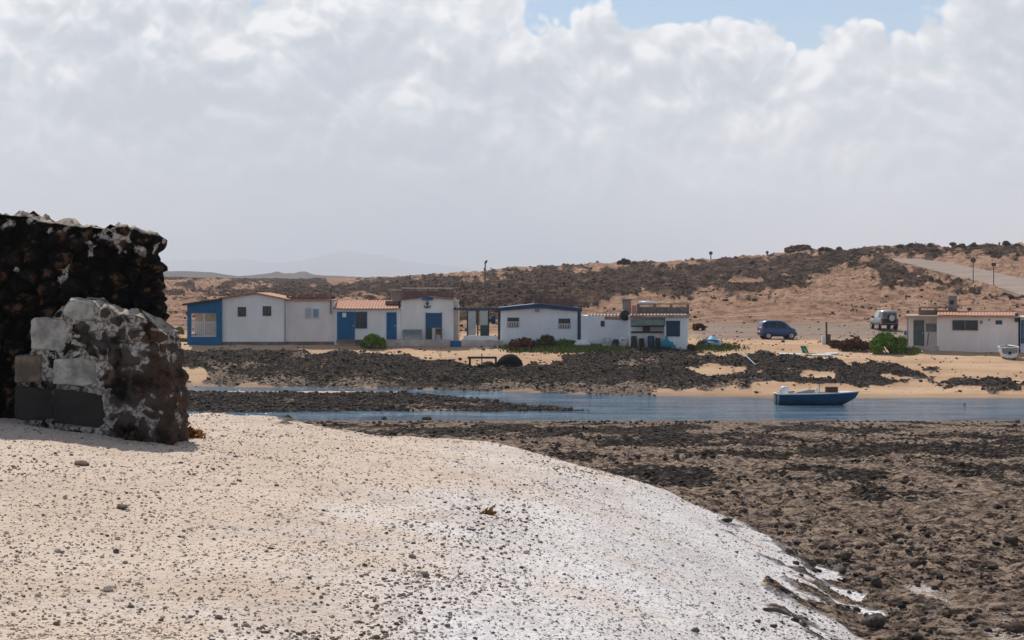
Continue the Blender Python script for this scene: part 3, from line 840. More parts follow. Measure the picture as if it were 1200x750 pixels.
def masonry_material(name, mort_bias, grey):
    n = NT(name); v = n.pos()
    j = n.attr('joint'); c = n.attr('cellrnd'); td = n.attr('topd')
    f = n.noise(v, 5, 2.5 if grey else 6, .6); f2 = n.noise(v, 22, 5, .65); f3 = n.noise(v, 2.2, 5, .6); f4 = n.noise(v, 9, 4, .6)
    rock = n.mix(n.rng(f2, .35, .7), (.003, .003, .003), (.016, .0148, .0145))
    rock = n.mix(n.math('MULTIPLY', n.rng(c, .6, .9), .5), rock, (.022, .017, .014))
    rustm = n.math('MULTIPLY', n.rng(f, .51, .62), n.rng(f4, .42, .56))
    rock = n.mix(n.math('MULTIPLY', rustm, .9 if not grey else .75), rock, (.115, .062, .033) if not grey else (.15, .082, .05))
    if grey:
        rock = n.mix(n.rng(f3, .42, .6, 0, .85), rock, (.09, .078, .07))
    rock = n.mix(n.math('MULTIPLY', j, .9), rock, (.0025, .0025, .0025)) if not grey else rock
    mort = n.mix(n.rng(f2, .40, .60), (.13, .115, .105), (.44, .42, .40)) if grey else n.mix(n.rng(f2, .35, .65), (.16, .14, .12), (.50, .47, .44))
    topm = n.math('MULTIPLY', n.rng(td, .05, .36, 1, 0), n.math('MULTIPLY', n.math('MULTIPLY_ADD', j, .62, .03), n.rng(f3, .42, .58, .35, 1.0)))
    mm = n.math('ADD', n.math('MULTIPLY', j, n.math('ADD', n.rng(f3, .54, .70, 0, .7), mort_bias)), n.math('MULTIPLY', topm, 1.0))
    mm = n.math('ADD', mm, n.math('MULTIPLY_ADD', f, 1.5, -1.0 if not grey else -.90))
    if grey:
        mm = n.math('ADD', mm, n.math('MULTIPLY_ADD', f3, 2.0, -1.08))
    if grey:
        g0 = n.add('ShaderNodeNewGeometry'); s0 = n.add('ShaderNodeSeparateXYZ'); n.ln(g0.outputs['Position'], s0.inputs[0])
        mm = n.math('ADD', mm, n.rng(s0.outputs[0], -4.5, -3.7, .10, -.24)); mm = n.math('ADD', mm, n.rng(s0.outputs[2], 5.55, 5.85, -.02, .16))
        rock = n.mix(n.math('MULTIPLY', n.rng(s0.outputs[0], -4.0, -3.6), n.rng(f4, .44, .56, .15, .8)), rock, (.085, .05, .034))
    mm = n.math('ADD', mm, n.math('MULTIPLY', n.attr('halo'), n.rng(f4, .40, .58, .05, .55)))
    fac = n.rng(mm, .18, .42)
    col = n.mix(fac, rock, mort)
    # sunlit rim painted as a sandy tint on upward faces near the top
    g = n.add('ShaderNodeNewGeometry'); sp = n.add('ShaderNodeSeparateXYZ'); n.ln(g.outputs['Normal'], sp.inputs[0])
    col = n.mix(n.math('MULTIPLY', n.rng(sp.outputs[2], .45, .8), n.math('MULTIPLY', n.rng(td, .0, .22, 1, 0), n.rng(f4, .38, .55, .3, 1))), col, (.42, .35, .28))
    b = n.bump(f2, .8, .03); b = n.bump(f4, .6, .05, b)
    return n.done(col, .95, b, .06)

def px_at(px, d): return (px - CX) / FPX * d
def pz_at(py, d): return EYE + (HY - py) * d / FPX

def build_wall():
    root = empty('ruined_wall', (-4.6, 18.3, 4.5), 'ruined wall of black lava rubble and white mortar with a concrete block buttress', 'wall')
    D = 18.45
    tx = np.array([-12] + [px_at(p, D) for p in (0, 60, 130, 150, 160, 178, 192)] + [-3.0]); tz = np.array([6.92] + [pz_at(p, D) for p in (255, 259, 264, 268, 274, 281, 285)] + [6.5])
    ex = np.array([(pz_at(p, D), q * D / FPX) for p, q in ((281, -1), (298, -8), (314, 0), (333, -1), (347, -7), (360, 1), (372, 2), (400, 4), (540, 6))])[::-1]
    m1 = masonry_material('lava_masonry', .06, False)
    xe = px_at(180, D)
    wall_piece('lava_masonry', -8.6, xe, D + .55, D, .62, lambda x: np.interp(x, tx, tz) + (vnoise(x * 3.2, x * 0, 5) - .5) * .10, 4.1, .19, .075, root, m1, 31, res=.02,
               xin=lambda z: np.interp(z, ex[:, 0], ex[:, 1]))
    # buttress
    dA, dB = 18.0, 17.45
    x0, x1 = px_at(20, 18.0), px_at(199, 17.45)
    bx = np.array([px_at(p, 17.8) for p in (0, 22, 45, 72, 80, 110, 118, 132, 165, 188, 205, 215)]); bz = np.array([pz_at(p, 17.8) for p in (445, 430, 385, 362, 352, 352, 360, 364, 368, 374, 386, 402)])
    bxe = np.array([(pz_at(p, 17.5), q * 17.5 / FPX) for p, q in ((380, -8), (400, -4), (425, -2), (450, 2), (475, 5), (500, 4), (530, 4))])[::-1]
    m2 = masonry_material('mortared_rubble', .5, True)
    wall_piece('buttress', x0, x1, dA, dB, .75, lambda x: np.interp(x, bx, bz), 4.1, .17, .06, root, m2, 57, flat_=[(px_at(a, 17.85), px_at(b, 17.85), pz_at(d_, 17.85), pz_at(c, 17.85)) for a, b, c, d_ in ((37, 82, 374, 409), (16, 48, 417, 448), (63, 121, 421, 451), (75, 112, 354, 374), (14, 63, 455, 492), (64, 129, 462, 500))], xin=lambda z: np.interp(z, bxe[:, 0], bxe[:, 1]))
    cm = simple('pale_concrete', (.43, .43, .405), .9, .0, 6, (.19, .185, .17), .6)
    cm2 = simple('buff_concrete', (.22, .175, .135), .9, .0, 6, (.10, .08, .065), .6)
    cm3 = simple('dark_concrete', (.035, .032, .03), .9, .0, 3, (.022, .02, .019), .6)
    def block(pts, d, mat, lb, th=.3, proud=.035, bev=.014):
        P = [(px_at(a, d), pz_at(b, d)) for a, b in pts][::-1]
        xm = sum(p[0] for p in P) / len(P); f = dA + (dB - dA) * (xm - x0) / (x1 - x0)
        o = MB().prism(P, f - proud, f + th).build('concrete_block', mat, root, False, bev)
        md = o.modifiers.new('sub', 'SUBSURF'); md.subdivision_type = 'SIMPLE'; md.levels = md.render_levels = 3
        tx_ = bpy.data.textures.new('chip', 'CLOUDS'); tx_.noise_scale = .06
        dm = o.modifiers.new('chip', 'DISPLACE'); dm.texture = tx_; dm.strength = .03; dm.mid_level = .5
        o['label'] = lb
    block([(36, 376), (40, 372), (82, 376), (83, 406), (72, 411), (37, 409)], 17.86, cm, 'pale grey concrete block with a chipped lower corner')
    block([(16, 417), (48, 416), (48, 447), (16, 449)], 17.9, cm2, 'buff brown concrete block')
    block([(63, 421), (98, 419), (119, 424), (121, 449), (98, 452), (62, 450)], 17.75, cm, 'wide pale concrete block in the middle of the buttress')
    block([(76, 357), (88, 352), (111, 354), (113, 374), (90, 376), (74, 369)], 17.75, cm, 'rounded pale block on top of the buttress')
    block([(14, 453), (62, 456), (63, 494), (14, 492)], 17.8, cm3, 'dark footing block', .3, .04)
    block([(64, 456), (128, 463), (130, 502), (64, 495)], 17.75, cm3, 'dark footing block', .3, .05)
build_wall()
p = Vector((px_at(217, 18.6), 18.6, gz(px_at(217, 18.6), 18.6)))
o = leafcloud('dried_seaweed', [(-.05, 0, .08, .12, .12, .17), (.08, 0, .03, .14, .12, .10)], 420, .035, M['leaforange'], seed=14); o.location = p + Vector((0, 0, -.02))
tag(o, 'orange brown dried plant at the foot of the ruined wall', 'plant')

# ------------------------------------------------------------------ houses
class House:
    def __init__(s, name, label, d, px0, px1, pyb, cat='house', group=None):
        s.d = d; s.k = d / FPX
        x0, x1 = s.X(px0), s.X(px1); s.zb = gz((x0 + x1) / 2, d)
        s.root = empty(name, ((x0 + x1) / 2, d, s.zb), label, cat, group)
    def X(s, px): return (px - CX) * s.k
    def Z(s, py): return EYE + (HY - py) * s.k
    def poly(s, pts): return [(s.X(a), s.Z(b)) for a, b in pts]
    def part(s, name, mb, mat, parent=None, **kw): return mb.build(name, mat, parent or s.root, **kw)
    def box(s, name, a0, a1, b0, b1, y0, y1, mat, parent=None, label=None, **kw):
        """a: pixel columns, b: pixel rows (top, bottom), y: depth offsets from the front"""
        o = MB().box(s.X(a0), s.X(a1), s.d + y0, s.d + y1, s.Z(b1), s.Z(b0)).build(name, mat, parent or s.root, **kw)
        if label: o['label'] = label
        return o
    def wall(s, pts, y0, y1, mat, name='wall', **kw):
        return MB().prism(s.poly(pts)[::-1] if False else s.poly(pts), s.d + y0, s.d + y1).build(name, mat, s.root, **kw)
    def window(s, a0, a1, b0, b1, frame, pane, bars=0, mull=0, low=0., y=0, barmat=None, fw=.7, rows=0, label=None):
        x0, x1, z0, z1 = s.X(a0), s.X(a1), s.Z(b1), s.Z(b0); t = fw * s.k; f = s.d + y
        m = MB(); m.box(x0, x1, f - .05, f + .03, z1 - t, z1).box(x0, x1, f - .07, f + .03, z0, z0 + t).box(x0, x0 + t, f - .05, f + .03, z0 + t, z1 - t).box(x1 - t, x1, f - .05, f + .03, z0 + t, z1 - t)
        for i in range(mull):
            xx = x0 + (x1 - x0) * (i + 1) / (mull + 1); m.box(xx - t * .4, xx + t * .4, f - .045, f + .03, z0 + t, z1 - t)
        w_ = m.build('window', frame, s.root)
        if label: w_['label'] = label
        MB().box(x0 + t, x1 - t, f - .012, f + .03, z0 + t, z1 - t).build('pane', pane, w_)
        if bars:
            m = MB(); zt = z1 - t if not low else z0 + (z1 - z0) * low
            for i in range(bars):
                xx = x0 + (x1 - x0) * (i + .5) / bars; m.box(xx - .022, xx + .022, f - .10, f - .06, z0 + .02, zt)
            for zz in ([zt] if not rows else [z0 + (z1 - z0) * (i + .5) / rows for i in range(rows)]): m.box(x0, x1, f - .10, f - .06, zz - .025, zz + .025)
            m.build('window_bars', barmat or M['whitemetal'], w_)
        return w_
    def door(s, a0, a1, b0, b1, mat, y=0, planks=0, name='door', handle=True, label=None):
        x0, x1, z0, z1 = s.X(a0), s.X(a1), s.Z(b1), s.Z(b0); f = s.d + y
        m = MB().box(x0, x1, f - .05, f + .03, z0, z1)
        if planks:
            g = (x1 - x0) / planks
            for i in range(planks): m.box(x0 + g * i + .015, x0 + g * (i + 1) - .015, f - .065, f - .04, z0 + .04, z1 - .04)
        o = m.build(name, mat, s.root)
        if label: o['label'] = label
        if handle: MB().box(x1 - .14, x1 - .10, f - .11, f - .06, (z0 + z1) / 2 - .06, (z0 + z1) / 2 + .06).build('handle', M['whitemetal'], o)
        return o
    def tiles(s, a0, a1, b0, b1, y0, y1, mat, name='roof', pitch=.22):
        """roof of half-round tiles falling towards the front: lower edge row b1 at y0, upper edge row b0 at y1"""
        x0, x1 = s.X(a0), s.X(a1); n = max(3, int(round((x1 - x0) / pitch))); g = (x1 - x0) / n
        zl, zu = s.Z(b1), EYE + (HY - b0) * (s.d + y1) / FPX
        m = MB(); f, bk = s.d + y0, s.d + y1
        m.prism([(x0, 0), (x1, 0)], f, bk) if False else None
        lo, hi = [], []
        for i in range(n * 6 + 1):
            x = x0 + g * i / 6; hgt = abs(math.sin(math.pi * i / 6)) ** .7 * .045
            lo.append((x, f, zl + hgt)); hi.append((x, bk, zu + hgt))
        k = len(m.v); c = len(lo); m.v += lo + hi
        m.f += [(k + i, k + i + 1, k + c + i + 1, k + c + i) for i in range(c - 1)]
        m.box(x0, x1, f + .01, f + .10, zl - .06, zl - .003)
        return m.build(name, mat, s.root)
    def vtiles(s, a0, a1, row, y0, mat, h=1.6, pitch=.24, parent=None):
        """a row of tile ends showing along a wall top"""
        x0, x1 = s.X(a0), s.X(a1); n = int((x1 - x0) / pitch); g = (x1 - x0) / n; m = MB()
        for i in range(n):
            xc = x0 + g * (i + .5); z = s.Z(row); r = g * .42
            ring = [(xc + r * math.cos(t), z + h * s.k * math.sin(t)) for t in [math.pi * q / 6 for q in range(7)]]
            m.prism(ring, s.d + y0, s.d + y0 + 2.5)
        return m.build('tile_edge', mat, parent or s.root)

def lattice(h, a0, a1, b0, b1, y, mat, trim=None, n=6, name='roof_parapet'):
    """pierced parapet: panels between piers, with a rail"""
    kk = (h.d + y) / FPX; X = lambda p: (p - CX) * kk; Z = lambda q: EYE + (HY - q) * kk
    x0, x1, z0, z1 = X(a0), X(a1), Z(b1) - .3, Z(b0); m = MB()
    m.box(x0, x1, h.d + y, h.d + y + .18, z0, z1 - (z1 - z0) * .25)
    for i in range(n + 1):
        xx = x0 + (x1 - x0) * i / n; m.box(xx - .09, xx + .09, h.d + y - .04, h.d + y + .22, z0, z1 - .085)
    o = m.build(name, mat, h.root)
    MB().box(x0 - .1, x1 + .1, h.d + y - .06, h.d + y + .24, z1 - .08, z1).build('coping', trim or mat, o)
    return o

# --- blue porch and gable house
h = House('gabled_house', 'white gabled house with two small windows, joined to the blue porch', 126, 260, 335, 403)
h.wall([(260, 409), (335, 409), (335, 351), (300, 344.5), (260, 350.5)], 0, 7, M['white'])
rf = MB()
P = h.poly([(257.5, 350.8), (300, 344.2), (336.5, 351.3), (336.5, 349.9), (300, 342.6), (257.5, 349.3)])
rf.prism(P, h.d - .25, h.d + 7.2); r_ = h.part('roof', rf, M['tile'])
m = MB()
for i in range(14):                                      # ridge caps and tile ends along the left slope
    t = i / 13; m.box(h.X(258 + 41 * t) - .09, h.X(258 + 41 * t) + .09, h.d - .3, h.d + 7.1, h.Z(349.2 - 6.5 * t), h.Z(348.5 - 6.5 * t))
m.build('tile_edge', M['tile'], r_)
h.window(278.7, 288.3, 359.8, 370.8, M['darkframe'], M['glass'], 0, 1, label='small dark window beneath the left slope of the gable'); h.window(308, 317.8, 358.8, 370, M['darkframe'], M['glass'], 0, 1)
h.box('pipe', 333.6, 334.6, 351, 402, -.08, .0, M['greyframe'])
h.box('plinth', 260, 335, 400.5, 408, -.04, .2, M['greymason'])
h.box('roof_vent', 298.3, 300.6, 340.6, 344.2, .3, .6, M['darkframe'])

h = House('blue_porch', 'blue lean-to porch with barred gate at the end of the row', 125.8, 218, 260, 403, 'porch')
h.wall([(223, 367), (260, 367), (260, 351.5), (223, 355)], 0, .12, M['blue'], 'fascia')
h.box('post', 219.5, 224, 356, 408, -.03, .14, M['blue']); h.box('post', 253.5, 260, 367, 408, -.02, .12, M['blue'])
h.box('sill_wall', 224, 253.5, 395, 408, 0, .12, M['blue'])
h.part('roof', MB().prism(h.poly([(214.5, 358), (260.3, 351.3), (260.3, 349.4), (214.5, 356)]), h.d - .4, h.d + 3.2), M['darkframe'])
h.box('rear_wall', 219.5, 260, 357, 408, 3.0, 3.12, M['cream'])
MB().box(h.X(219.5), h.X(219.5) + .12, h.d + .15, h.d + 3, h.Z(408), h.Z(392)).build('side_wall', M['blue'], h.root)
g_ = MB(); nb = 13
for i in range(nb):
    xx = h.X(225) + (h.X(253) - h.X(225)) * i / (nb - 1); g_.box(xx - .022, xx + .022, h.d + .03, h.d + .07, h.Z(394.5), h.Z(377.5))
for q in (377.5, 394): g_.box(h.X(224), h.X(253.5), h.d + .02, h.d + .08, h.Z(q) - .03, h.Z(q) + .03)
g_.box(h.X(238.6), h.X(239.6), h.d + .02, h.d + .08, h.Z(394), h.Z(367))
h.part('gate', g_, M['whitemetal'])
h.box('side_shelf', 216.5, 219, 377.5, 379.2, .1, .5, M['whitemetal'])

# --- pinkish flat house
h = House('flat_house', 'pinkish white flat roofed house with one grilled window, beside the gabled house', 126.2, 335, 392, 403)
h.wall([(335.3, 409), (391.5, 409), (391.5, 352.8), (335.3, 352.8)], 0.05, 7, M['pinkwhite'])
h.box('coping', 335.3, 391.5, 351.3, 352.8, -.1, 7.05, M['tile'])
lattice(h, 337, 385, 345, 352, 2.0, M['redbrick'], M['redbrick'], 7)
h.window(357.5, 365.3, 360, 373, M['whitemetal'], M['paleglass'], 4, 0, rows=3, y=.05); h.window(366.5, 374.2, 361.5, 373, M['whitemetal'], M['bluepane'], 0, 0, y=.05, label='small window with a blue pane')
h.box('plinth', 335.3, 391.5, 400.3, 408, .01, .25, M['greymason'])
an = empty('roof_antenna', (h.X(387.7), h.d + .3, h.Z(353)), 'thin aerial mast on the roof edge between the flat house and the tiled house', 'aerial')
MB().tube([(h.X(387.7), h.d - .04, h.Z(368)), (h.X(387.7), h.d - .04, h.Z(343))], .04).build('mast', M['metalpole'], an)
m = MB().tube([(h.X(386), h.d - .04, h.Z(345)), (h.X(396.5), h.d - .04, h.Z(344.6))], .025)
for i in range(5): m.tube([(h.X(388.5 + i * 1.8), h.d - .3, h.Z(344.8)), (h.X(388.5 + i * 1.8), h.d + .22, h.Z(344.8))], .015, 5)
m.build('aerial_arms', M['metalpole'], an)

# --- tiled house with blue doors
h = House('tiled_house', 'white house with orange tiled roof and two blue doors', 126, 391, 470, 400)
h.wall([(391.7, 408), (470, 408), (470, 361.5), (391.7, 361.5)], 0, 6.5, M['white'])
h.tiles(390.5, 468, 352.3, 361.5, -.3, 2.8, M['tile'])
h.door(395, 415.8, 365.3, 398, M['blue'], 0, 8, 'double_door', label='wide blue double door with a small white notice'); h.door(453, 464.8, 366, 398, M['blue'], 0, 5)
h.window(416.3, 430.3, 365.3, 385, M['blue'], M['glass'], 0, 2)
h.box('notice', 401.3, 405.8, 366.5, 371.8, -.085, -.066, M['whitemetal'])
h.box('roof_step', 450.5, 466.5, 352.6, 356.8, .8, 2.2, M['redbrick']); h.box('downpipe', 466.8, 469.2, 353, 361.5, -.1, .3, M['darkframe'])
h.box('doorstep', 395, 416, 397.8, 402, -.5, 0, M['greymason']); h.box('plinth', 416.5, 452.5, 398, 407, -.03, .1, M['greymason'])
t_ = empty('roof_tank', (h.X(461.5), h.d + 2.6, h.Z(353)), 'grey box shaped water tank on the tiled house', 'water tank')
MB().box(h.X(455.2), h.X(468), h.d + 2.9, h.d + 3.9, h.Z(354), h.Z(340.3)).build('tank_body', M['tank'], t_, False, .06)
MB().box(h.X(454.6), h.X(468.6), h.d + 2.84, h.d + 3.96, h.Z(340.2), h.Z(339)).build('tank_lid', M['cream'], t_)

# --- anchor house
h = House('anchor_house', 'white house with an anchor emblem beneath the gable and a blue shuttered door', 126, 470, 532, 400)
h.wall([(470.3, 408), (531.5, 408), (531.5, 351), (502, 348.2), (470.3, 351.8)], -.06, 7, M['white'])
h.part('roof', MB().prism(h.poly([(469.6, 351.9), (502, 348.1), (532.3, 351.2), (532.3, 350.1), (502, 346.9), (469.6, 350.6)]), h.d - .3, h.d + 7.1), M['redbrick'])
lattice(h, 472.5, 530.5, 337, 349.5, 2.2, M['redbrick'], M['cream'], 4)
h.box('blue_lintel', 494.7, 507.6, 348.6, 351.6, -.36, -.07, M['blue'])
an = MB(); c = h.X(500.8); f = h.d - .1
an.box(c - .045, c + .045, f - .02, f + .03, h.Z(360), h.Z(354.3)); an.box(c - .13, c + .13, f - .021, f + .029, h.Z(356) - .035, h.Z(356) + .035)
an.tube([(c + .24 * math.sin(t), f, h.Z(357.6) - .20 * math.cos(t)) for t in [math.radians(q) for q in range(-80, 81, 16)]], .045, 6)
an.tube([(c + .07 * math.cos(t), f, h.Z(353.8) + .07 * math.sin(t)) for t in [math.radians(q) for q in range(0, 361, 45)]], .02, 6)
h.part('anchor_emblem', an, M['navy'])
h.box('shutter', 499.8, 517, 366.8, 384, -.16, -.062, M['bluegrey'], label='blue grey roller shutter')
m = MB()
for i in range(7): q = 367.8 + i * 2.35; m.box(h.X(500.6), h.X(516.2), h.d - .18, h.d - .161, h.Z(q + 1.6), h.Z(q))
m.build('slats', M['blue'], h.root.children[-1])
h.box('frame', 498.9, 499.8, 366, 398, -.15, -.062, M['blue']); h.box('frame', 517, 517.9, 366, 398, -.15, -.062, M['blue'])
h.box('lower_door', 500, 506.3, 384.2, 398, -.12, -.062, M['greenpanel'])
h.box('side_pier', 531.8, 536.8, 352, 406, .5, 3.5, M['cream'])
h.box('eave_board', 533, 544, 352.8, 357, 2, 2.6, M['wood'])

b_ = empty('bench', (h.X(483), h.d - .5, h.Z(398)), 'grey bench standing against the front of the anchor house', 'bench')
MB().box(h.X(472), h.X(495), h.d - .75, h.d - .35, h.Z(392.5), h.Z(391.6)).build('seat', M['greyframe'], b_)
MB().box(h.X(472), h.X(495), h.d - .33, h.d - .27, h.Z(391), h.Z(386)).build('backrest', M['greyframe'], b_)
for q in (473, 493): MB().box(h.X(q), h.X(q + 1.2), h.d - .73, h.d - .30, h.Z(398), h.Z(392.5)).build('leg', M['greyframe'], b_)
c_ = empty('chair', (h.X(514), h.d - .5, h.Z(398)), 'brown chair standing by the blue door of the anchor house', 'chair')
MB().box(h.X(510.3), h.X(518), h.d - .75, h.d - .3, h.Z(392), h.Z(391.2)).build('seat', M['wood'], c_)
MB().box(h.X(510.3), h.X(518), h.d - .3, h.d - .25, h.Z(391), h.Z(385)).build('backrest', M['wood'], c_)
for q in (510.4, 517):
    for yy in (-.73, -.34): MB().box(h.X(q), h.X(q + .8), h.d + yy, h.d + yy + .05, h.Z(398), h.Z(392)).build('leg', M['wood'], c_)

# --- terrace, steps, pergola
h = House('terrace', 'low plastered terrace platform before the anchor house', 124.6, 452, 590, 408, 'terrace')
h.box('platform', 452, 527.5, 398.3, 412, 0, 1.6, M['plinth']); h.box('platform', 540.5, 589, 398.8, 412, 0, 2.4, M['plinth']); h.box('platform', 527.5, 540.5, 400, 412, .9, 2.3, M['plinth'])
h = House('blue_steps', 'small flight of blue steps up to the terrace', 124.2, 528, 540, 409, 'steps')
for i, (r0, y0) in enumerate(((406, 0), (403, .3), (400, .6))): h.box('step', 528.3, 540.2, r0, 412, y0, .9 + (.3 if i == 2 else 0), M['blue'])
h = House('pergola', 'open pergola with a blue beam and glazed panels between the houses', 125.6, 531, 586, 400, 'pergola')
h.box('beam', 531.5, 586, 361, 363.4, -.1, .1, M['bluegrey'])
m = MB()
for i in range(9): xx = 533 + i * 6.4; m.box(h.X(xx), h.X(xx + 1), h.d - .1, h.d + 2.6, h.Z(361), h.Z(360))
h.part('rafters', m, M['bluegrey'])
for q in (547, 559.2, 571.8): h.box('post', q, q + 1.5, 363.4, 399, -.06, .06, M['darkframe'])
h.box('post', 583.5, 586.4, 363.4, 401, -.07, .07, M['bluegrey'])
h.box('glass_panel', 548.5, 557.5, 364.5, 393, -.02, .02, M['paleglass']); h.box('glass_panel', 562, 571.8, 364.5, 381, -.02, .02, M['paleglass'])
h.box('green_panel', 562.8, 571.8, 381, 394, -.04, .04, M['greenpanel'])
h.box('low_wall', 543.5, 583.5, 393.5, 399.5, -.14, -.07, M['white'])
fl = MB().tube([(h.X(578), h.d - .05, h.Z(369)), (h.X(578.4), h.d - .05, h.Z(371)), (h.X(577.5), h.d - .05, h.Z(375)), (h.X(578.5), h.d - .05, h.Z(379)), (h.X(578.4), h.d - .05, h.Z(380))], [.06, .16, .2, .15, .04], 8)
fl.tube([(h.X(578), h.d - .05, h.Z(369.2)), (h.X(578), h.d - .05, h.Z(363.4))], .02, 5)
tag(fl.build('hanging_bag', M['navy'], None, True), 'dark bag hanging from the pergola beam', 'bag')

# lamp post behind the pergola
g0 = at(568.3, 388); 
lp = empty('street_lamp', (px_at(568.3, 140), 140, gz(px_at(568.3, 140), 140)), 'tall thin dark street lamp behind the pergola', 'street lamp')
k = 140
MB().tube([(px_at(568.3, k), k, lp.location.z), (px_at(568.6, k), k, pz_at(307, k))], [.09, .05]).build('pole', M['metalpole'], lp)
MB().prism([(px_at(567.7, k), pz_at(309.5, k)), (px_at(570.2, k), pz_at(308.5, k)), (px_at(571.6, k), pz_at(305, k)), (px_at(568.6, k), pz_at(305.4, k))], k - .2, k + .2).build('lamp_head', M['signback'], lp)
MB().box(px_at(567, k), px_at(569, k), k - .15, k + .15, pz_at(317, k), pz_at(314, k)).build('junction_box', M['signback'], lp)

# --- blue fascia house
h = House('blue_fascia_house', 'white house with a dark blue roof fascia and two barred windows', 125, 586, 680, 402)
h.wall([(586.7, 412), (676.7, 412), (676.7, 362.5), (631, 358), (586.7, 362.5)], 0, 7, M['bluewhite'])
h.part('roof_fascia', MB().prism(h.poly([(583.5, 364.5), (631.5, 360.6), (682, 365.3), (682, 361), (631.5, 355.5), (583.5, 360.6)]), h.d - .35, h.d + 7.2), M['navy'])
lattice(h, 627.5, 671, 346, 358.5, 2.5, M['redbrick'], M['redbrick'], 5)
h.box('chimney', 626, 629.5, 345.2, 360, 2.0, 2.4, M['redbrick'])
h.window(594.7, 608.3, 372.2, 383.5, M['navy'], M['glass'], 7, 0, low=.55, label='barred window beside the pergola end'); h.window(654.5, 668.3, 373.3, 384.8, M['navy'], M['glass'], 7, 0, low=.45)
h.box('wall_lamp', 627.3, 631.5, 361.5, 365.5, -.25, 0, M['greyframe'])
h.box('downpipe', 677, 680.8, 363.5, 402, .05, .5, M['bluegrey'], label='dark blue downpipe board')

# --- low annexe with tile edge
h = House('low_annexe', 'low white annexe with a row of tile ends and one tiny window', 124, 681, 737, 405)
h.wall([(681.2, 412), (708.5, 412), (708.5, 371), (681.2, 369.8)], 0, 6, M['bluewhite']); h.wall([(708.5, 412), (737.6, 412), (737.6, 376), (708.5, 374.5)], .04, 6, M['bluewhite'])
h.part('roof', MB().prism(h.poly([(687, 374.3), (730, 375.6), (730, 371.6), (687, 370.4)]), h.d + .3, h.d + 5.9), M['paletile'])
h.vtiles(689, 728, 371.8, .02, M['paletile'], 3.6)
h.window(704, 708.4, 376, 382.6, M['darkframe'], M['glass'])
t_ = empty('chimney_tank', (h.X(736), h.d + 1, h.Z(374)), 'tall grey brown square tank tower between the two low houses', 'water tank')
MB().box(h.X(730.5), h.X(740.5), h.d + .8, h.d + 1.6, h.Z(376), h.Z(352.2)).build('tank_body', M['tank'], t_, False, .05)
MB().box(h.X(729.2), h.X(741.8), h.d + .7, h.d + 1.7, h.Z(352.1), h.Z(350.2)).build('tank_lid', M['tank'], t_)
ds_ = MB(); rings = []
for i in range(7):
    t = i / 6 * math.pi / 2; r = .33 * math.sin(t) + .02; rings.append([(h.X(732) + r * math.cos(q), h.d - .15 - .14 * math.cos(t), h.Z(369.5) + r * 1.15 * math.sin(q)) for q in [2 * math.pi * j / 18 for j in range(18)]])
ds_.loft(rings); o = ds_.build('satellite_dish', M['blackplastic'], None, True); tag(o, 'round black dish on the roof edge of the low annexe', 'satellite dish')

# --- porch house with shutter
h = House('porch_house', 'white house with a junk filled porch and one dark blue shutter', 122.5, 737, 806, 410)
h.wall([(739, 416), (806, 416), (806, 371.5), (739, 371.5)], 1.2, 7, M['bluewhite']); h.wall([(779.5, 416), (806, 416), (806, 372), (779.5, 372)], 0, 1.19, M['bluewhite'], 'front_wall')
h.part('roof', MB().prism(h.poly([(737.5, 372.5), (807, 371.8), (807, 368.6), (737.5, 369.5)]), h.d - .2, h.d + 7.1), M['paletile'])
h.vtiles(739, 806, 371.2, -.32, M['paletile'], 3.4)
h.box('awning', 739, 778.5, 374.6, 380.8, -.1, .0, M['greenawning'])
h.box('rail', 738.5, 779, 381.4, 383.2, -.02, .1, M['darkwood']); h.box('rail', 738.5, 777, 388.3, 390.3, -.02, .1, M['darkwood'])
h.box('half_wall', 739.5, 779.3, 390.4, 414, .3, .45, M['white'])
h.box('post', 736.8, 739, 375, 413, -.08, .08, M['whitemetal']); h.box('post', 778.6, 780.4, 382, 404, -.1, .0, M['whitemetal'])
h.box('cupboard', 754, 762.5, 382.5, 388.5, .5, .8, M['rust'])
sh_ = h.box('shutter', 780.5, 796.8, 375.8, 394.2, -.06, 0, M['bluegrey'])
m = MB()
for i in range(9): m.box(h.X(781.3 + i * 1.72), h.X(781.3 + i * 1.72 + 1.2), h.d - .085, h.d - .061, h.Z(393.5), h.Z(376.5))
m.build('slats', M['navy'], sh_)
kk = h.d + 2
rt = lattice(h, 748, 806, 355.5, 368, 2.0, M['greymason'], M['tank'], 3, 'roof_room')
h.box('terracotta_pot', 741.5, 747, 358, 368, 1.0, 1.5, M['tile'])
rl = MB().tube([(px_at(749, kk), kk + .1, pz_at(355.4, kk)), (px_at(760, kk), kk + .1, pz_at(355, kk)), (px_at(771, kk), kk + .1, pz_at(355.6, kk))], [.14, .16, .08], 8)
tag(rl.build('canvas_roll', M['hullwhite'], None, True), 'white rolled canvas lying on the roof of the porch house', 'canvas roll')

def jug(px, py, mat, hp, label, name, cat):
    p = at(px, py); s_ = p.y / FPX
    prof = [(0, .42), (.08, .5), (.45, .5), (.62, .3), (.72, .14), (1, .12)]
    o = MB().loft([[(p.x + r * hp * s_ * math.cos(t), p.y + r * hp * s_ * math.sin(t), p.z - .02 + q * hp * s_) for t in [2 * math.pi * i / 14 for i in range(14)]] for q, r in prof]).build(name, mat, None, True)
    return tag(o, label, cat)
jug(781, 411, M['turq'], 13, 'turquoise plastic bottle shaped jar at the porch house corner', 'jar', 'jar')
jug(788, 411, M['turq'], 8, 'smaller turquoise jar leaning low beside the big one', 'jar', 'jar')

